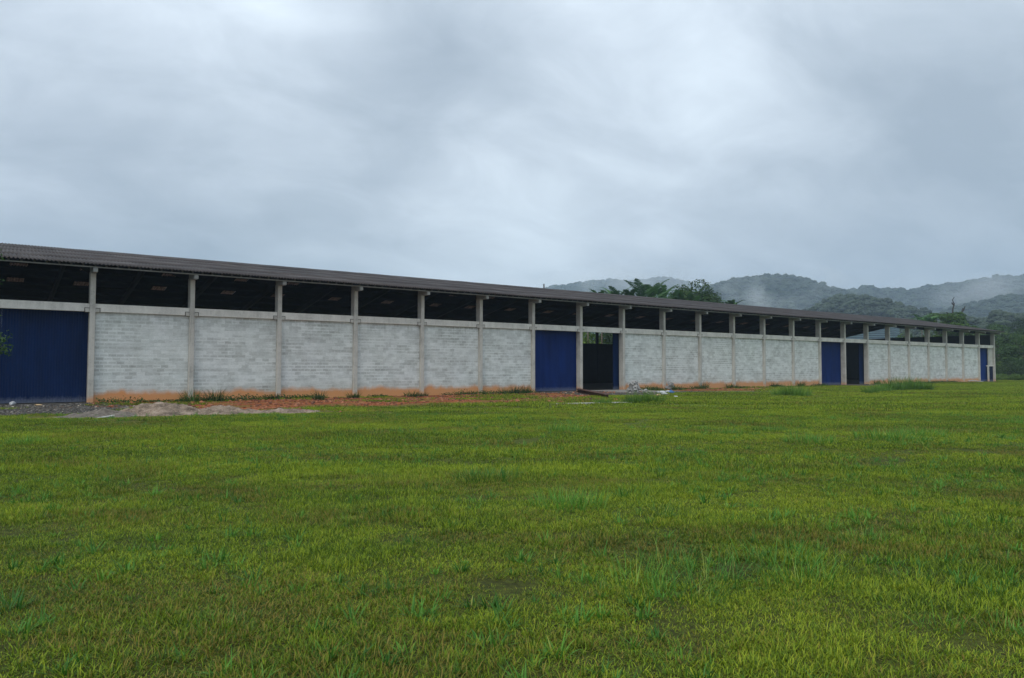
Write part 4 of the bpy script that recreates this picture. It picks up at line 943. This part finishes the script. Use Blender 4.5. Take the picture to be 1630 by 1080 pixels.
# ------------------------------------------------------------------ sand, gravel, clods
def mat_sand():
    m, t, b, o = new_mat('sand'); pos = t.nodes.new('ShaderNodeNewGeometry').outputs['Position']
    k = math_(t, 'ADD', math_(t, 'MULTIPLY', noise(t, pos, 1.6, 6, .7), .55), math_(t, 'MULTIPLY', noise(t, pos, 20, 5, .7), .45))
    c = ramp(t, k, [(.36, (.05, .040, .03)), (.45, (.11, .085, .065)), (.53, (.22, .17, .13)), (.66, (.36, .30, .24))])
    setc(t, b.inputs['Base Color'], c); b.inputs['Roughness'].default_value = .95; b.inputs['Specular IOR Level'].default_value = .1
    bump(t, b, noise(t, mapping(t, pos, (1, 1, 1)), 5, 7, .75), .9, .05); return m
M_SAND = mat_sand()
def mound(name, peaks, u0, u1, v0, v1, mat, label, cat, rough=.13, step=.09):
    uu = np.arange(u0, u1, step); vv = np.arange(v0, v1, step); A, B = np.meshgrid(uu, vv, indexing='ij')
    z = np.zeros_like(A)
    for (pu, pv, ru, rv, h) in peaks:
        z = np.maximum(z, h * np.clip(1 - np.sqrt(((A - pu) / ru) ** 2 + ((B - pv) / rv) ** 2), 0, 1) ** .85)
    gul = np.clip(np.abs(fbm(A * 2.2 + B * .5, B * 2.6, 61, 5) - .5) * 5, 0, 1)
    z = z * (.72 + .55 * fbm(A * .9, B * .9, 62, 3)) - (1 - gul) * rough * (z > 0) * np.clip(z * 5, 0, 1) + (fbm(A * 4, B * 4, 8, 3) - .5) * .05 * (z > 0)
    X = ORG.x + A * Du.x + B * Dn.x; Y = ORG.y + A * Du.y + B * Dn.y
    z = z - .05 + (fbm(A * 2, B * 2, 9, 3) - .5) * .05 + gz(X, Y)
    n1_, n2_ = A.shape; id_ = np.arange(n1_ * n2_).reshape(n1_, n2_)
    q = np.stack([id_[:-1, :-1], id_[1:, :-1], id_[1:, 1:], id_[:-1, 1:]], -1).reshape(-1, 4)
    return tag(link_mesh(name, np_mesh(name, np.stack([X, Y, z], -1).reshape(-1, 3), q, mat, True)), label, cat)
mound('sand_pile', [(1.0, -12.6, 2.0, 2.6, .62), (2.9, -13.2, 2.8, 2.3, .36), (5.2, -13.8, 2.2, 1.9, .24)], -2, 13, -17, -9, M_SAND, 'low spread heap of pale rain washed sand on the red earth', 'sand pile')
mound('gravel_pile', [(-1.3, -13.0, 1.6, 1.6, .36), (-.2, -13.4, 1.4, 1.3, .24)], -5, 1.5, -15.5, -10, simple('grey_grit', (.11, .095, .08), .95, 6, .5, 30, 1), 'small low heap of grey grit left of the sand', 'gravel pile')
def pebbles(name, n, fn, s0, s1, mat, label, cat, seed, zs=.6):
    rng = rg_(seed); V0, F0 = IC1; P_ = fn(rng, n); n = len(P_); s = rng.uniform(s0, s1, n) * rng.choice([1, 1, 1, 1.8], n)
    V = V0[None] * (1 + rng.uniform(-.3, .3, (n, len(V0), 1))) * s[:, None, None] * np.array([1, 1, zs]); V = V + P_[:, None]
    Fc = (F0[None] + (np.arange(n) * len(V0))[:, None, None]).reshape(-1, 3)
    return tag(link_mesh(name, np_mesh(name, V.reshape(-1, 3), Fc, mat, False, dict(shade=np.repeat(rng.random(n), len(V0))))), label, cat, kind='stuff')
def mat_peb(name, stops):
    m, t, b, o = new_mat(name); a = t.nodes.new('ShaderNodeAttribute'); a.attribute_name = 'shade'
    setc(t, b.inputs['Base Color'], ramp(t, a.outputs['Fac'], stops)); b.inputs['Roughness'].default_value = .9; return m
def in_zone(which, u0, u1, v0, v1):
    def f(rng, n):
        U = rng.uniform(u0, u1, n); V = rng.uniform(v0, v1, n); r_, g_, w_, t_ = masks(U, V)
        k = rng.random(n) < (r_ * (1 - w_) if which == 'red' else g_)
        U, V = U[k], V[k]; X = ORG.x + U * Du.x + V * Dn.x; Y = ORG.y + U * Du.y + V * Dn.y
        return np.stack([X, Y, gz(X, Y) + .01], -1)
    return f
MP = mat_peb('gravel_stone', [(0, (.028, .026, .024)), (.6, (.070, .066, .060)), (.95, (.12, .112, .10)), (1, (.40, .35, .28))])
MR = mat_peb('earth_clod', [(0, (.05, .020, .010)), (.5, (.18, .060, .025)), (1, (.32, .135, .065))])
pebbles('gravel', 16000, in_zone('grav', -22, 2, -14, -.3), .015, .045, MP, 'grey crushed stone spread before the leftmost blue door', 'gravel', 1)
pebbles('gravel', 6000, in_zone('grav', 28, 48, -14, -.3), .02, .055, MP, 'grey gravel and grit in front of the open doorway', 'gravel', 2)
pebbles('soil_clods', 12000, in_zone('red', -1, 60, -16, -.2), .02, .07, MR, 'loose red earth clods along the foot of the wall', 'soil', 3)
# apron in front of the open doorway
m = MB(); m.add([(34.8, -.26, .05), (39.1, -.26, .05), (40.6, -5.2, .0), (35.4, -4.6, .0), (34.8, -.26, -.2), (39.1, -.26, -.2), (40.6, -5.2, -.2), (35.4, -4.6, -.2)], [(0, 3, 2, 1), (0, 1, 5, 4), (1, 2, 6, 5), (2, 3, 7, 6), (3, 0, 4, 7)])
m.v = [(a, b, c + (.03 if c > -.1 else 0)) for a, b, c in m.v]
o = m.obj('concrete_apron', mat_conc('worn_apron', (.20, .19, .175), False, .6, 7)); o.matrix_world = MW; tag(o, kind='structure')
# rusty beam
a_, b_ = Vector(UV(32.7, -1.7, .10)), Vector(UV(26.2, -11.8, .07)); ln = (b_ - a_).length
m = MB(); m.box(0, ln, -.11, .11, .12, .145); m.box(0, ln, -.11, .11, -.145, -.12); m.box(0, ln, -.012, .012, -.12, .12)
o = m.obj('steel_beam', simple('rust', (.060, .028, .020), .85, 3, .5, 30, .4), None, a_); d = b_ - a_; o.rotation_euler = (R(14), math.asin(-d.z / ln), math.atan2(d.y, d.x)); o.location.z += .05
tag(o, 'long rusty brown steel beam lying on the ground by the open doorway', 'beam')
# concrete strip in the grass
x, y = gpt(945, 643); m = MB(); m.box(-2.2, 2.2, -.25, .25, -.05, .035); o = m.obj('concrete_strip', simple('pale_concrete', (.36, .35, .33), .9), None, (x, y, .02), (0, 0, R(22))); tag(o, 'pale flat concrete strip lying in the grass below the rusty beam', 'slab')
# rubble
M_RUB = simple('rubble', (.25, .25, .245), .9, 8, .45, 30, .6)
def chunk(sx, sy, sz, hollow=True):
    m = MB()
    if hollow:
        t_ = .035; m.box(-sx, sx, -sy, -sy + t_, -sz, sz); m.box(-sx, sx, sy - t_, sy, -sz, sz); m.box(-sx, -sx + t_, -sy + t_, sy - t_, -sz, sz); m.box(sx - t_, sx, -sy + t_, sy - t_, -sz, sz); m.box(-.015, .015, -sy + t_, sy - t_, -sz, sz)
    else: m.box(-sx, sx, -sy, sy, -sz, sz)
    m.v = [(x + random.uniform(-.01, .01), y + random.uniform(-.01, .01), z + random.uniform(-.01, .01)) for x, y, z in m.v]
    return m.mesh('broken_block', M_RUB)
CH = [chunk(.27, .14, .14), chunk(.22, .13, .12), chunk(.17, .12, .07, False)]
rx, ry = gpt(1010, 624.5)
for i in range(30):
    lay = 0 if i < 14 else (1 if i < 24 else 2); sp = (.75, .48, .2)[lay]
    a = random.uniform(0, 6.28); r_ = sp * math.sqrt(random.random())
    o = link_mesh('broken_block', CH[i % 3], None, (rx + r_ * math.cos(a) * 1.1 + .1 * (2 - lay), ry + r_ * math.sin(a), 0.12 + lay * .28), (random.uniform(-.9, .9), random.uniform(-.9, .9), random.uniform(0, 3.14)))
    tag(o, ['grey hollow block fragment in the bottom of the rubble heap beside the open doorway', 'grey hollow block fragment in the middle of the rubble heap beside the open doorway', 'grey block fragment on top of the rubble heap beside the open doorway'][lay], 'broken block', 'broken blocks heaped beside the open doorway')
rx, ry = gpt(1065, 620.5)
for i in range(7):
    lay = 0 if i < 4 else 1 if i < 6 else 2
    o = link_mesh('broken_block', CH[i % 3], None, (rx + random.uniform(-.25, .25), ry + random.uniform(-.2, .2), .10 + lay * .2), (random.uniform(-.5, .5), random.uniform(-.5, .5), random.uniform(0, 3.14)))
    tag(o, 'grey block fragment in the small heap against the wall right of the debris', 'broken block', 'broken blocks in the small heap against the wall')
# plank and scraps on the heap
m = MB(); m.box(-.7, .7, -.05, .05, -.012, .012); x, y = gpt(1020, 626.5); o = m.obj('board_scrap', simple('grey_wood', (.30, .29, .27), .9), None, (x, y, .32), (0, R(28), R(-20))); tag(o, 'grey board leaning on the right side of the rubble heap', 'board')
m = MB(); m.box(-.45, .45, -.04, .04, -.012, .012); x, y = gpt(1007, 624.5); o = m.obj('board_scrap', M_RUB, None, (x, y, .80), (0, R(-14), R(10))); tag(o, 'short board sticking out of the top of the rubble heap', 'board')
# litter
def bag(px, py, s, mat, label, name='plastic_bag', sq=(1.5, .9, .6), seed=0):
    V, F_ = IC2; rng = rg_(seed); n = fbm(V[:, 0] * 2.5 + seed, V[:, 1] * 2.5 + V[:, 2] * 2, seed, 3) - .5
    V = V * (1 + n[:, None] * 1.1) * s * np.array(sq); V[:, 2] = np.maximum(V[:, 2], -.3 * s); x, y = gpt(px, py)
    return tag(link_mesh(name, np_mesh(name, V, F_, mat, False), None, (x, y, .3 * s + .02), (0, 0, random.uniform(0, 3))), label, 'litter')
M_WP = simple('white_plastic', (.42, .44, .46), .5, 6, .15, 20, .3); M_BP = simple('blue_plastic', (.035, .11, .26), .5, 6, .3, 20, .3); M_CARD = simple('cardboard', (.42, .30, .17), .9, 6, .2)
bag(1053, 626.5, .20, M_WP, 'crumpled white plastic sack on the ground right of the rubble', 'plastic_sack', seed=1)
bag(1058, 628.5, .16, M_WP, 'smaller white plastic scrap in front of the white sack', seed=2)
bag(1069, 626.5, .20, M_BP, 'crumpled blue plastic sack on the ground right of the rubble', 'plastic_sack', (1.1, .9, .9), 3)
bag(1064, 625, .15, M_WP, 'white plastic scrap tucked behind the blue sack', seed=4)
bag(1076, 633, .10, M_WP, 'tiny white scrap in the grass right of the sacks', 'paper_scrap', seed=5)
bag(1048, 631, .15, M_CARD, 'brown scrap left of the white sack', 'paper_scrap', seed=8)
bag(20, 645.5, .16, M_WP, 'white plastic bag on the gravel at the leftmost blue door', seed=6, sq=(1.9, .8, .8))
bag(61, 647, .13, M_CARD, 'small brown cardboard scrap on the gravel before the leftmost door', 'cardboard_scrap', sq=(1.6, 1, .3), seed=7)
x, y = gpt(1549, 608.5); m = MB(); m.tube([(-.8, 0, .12), (-.1, .1, .22), (.5, 0, .15), (.9, -.8, .05)], [.05, .06, .05, .04], 6)
tag(m.obj('pipe_scrap', M_WP, None, (x, y, 0)), 'bent white pipe lying in the grass by the far blue door', 'pipe')
x, y = gpt(165, 667); m = MB(); m.box(-.35, .35, -.06, .06, 0, .03)
tag(m.obj('board_scrap', simple('pale_board', (.45, .45, .44), .8), None, (x, y, .05), (0, R(-8), R(40))), 'short pale board at the left foot of the grit heap', 'board')

# ------------------------------------------------------------------ air
def vol_mat(name, dens, col=(.86, .92, 1.0), noise_=None):
    m = bpy.data.materials.new(name); m.use_nodes = True; t = m.node_tree; t.nodes.clear()
    out = t.nodes.new('ShaderNodeOutputMaterial'); v = t.nodes.new('ShaderNodeVolumePrincipled'); v.inputs['Color'].default_value = col + (1,)
    v.inputs['Density'].default_value = dens; t.links.new(v.outputs[0], out.inputs['Volume'])
    if noise_:
        tcn = t.nodes.new('ShaderNodeTexCoord'); g = tcn.outputs['Object']
        pos = t.nodes.new('ShaderNodeNewGeometry').outputs['Position']
        ln_ = t.nodes.new('ShaderNodeVectorMath'); ln_.operation = 'LENGTH'; t.links.new(g, ln_.inputs[0])
        fall = math_(t, 'SUBTRACT', 1.0, ln_.outputs['Value'], clamp=True)
        nn = noise(t, mapping(t, pos, (1, .6, 1.0)), noise_, 4, .6)
        k = math_(t, 'MULTIPLY', math_(t, 'MULTIPLY', ramp(t, nn, [(.42, 0), (.68, 1)]), math_(t, 'POWER', fall, .6)), dens)
        t.links.new(k, v.inputs['Density'])
    return m
mb = MB(); mb.box(-1900, 2600, -25, 2500, -1.6, 330); o = mb.obj('haze', vol_mat('haze_air', .00030, (.62, .79, 1.0))); tag(o, kind='stuff')
def mist(px, py, Y, sx, sy, sz, dens, label, ns=.012):
    V, F_ = IC2; c = pix_at(px, py, Y)
    o = link_mesh('mist', np_mesh('mist', V, F_, vol_mat('mist_air', dens, (.93, .96, 1.0), ns), True), None, c); o.scale = (sx, sy, sz); return tag(o, label, 'mist', kind='stuff')
mist(1275, 470, 930, 75, 60, 42, .022, 'drifting wisp of mist on the right flank of the middle hill')
mist(1215, 452, 960, 80, 60, 34, .018, 'thin mist over the top of the middle hill')
mist(1010, 452, 1420, 200, 70, 45, .012, 'mist hanging over the crest of the left hill')
mist(1470, 470, 1030, 60, 50, 34, .014, 'faint wisp of mist on the long right ridge')
mist(1560, 462, 1040, 110, 60, 30, .010, 'pale mist between the right ridge and its spur')
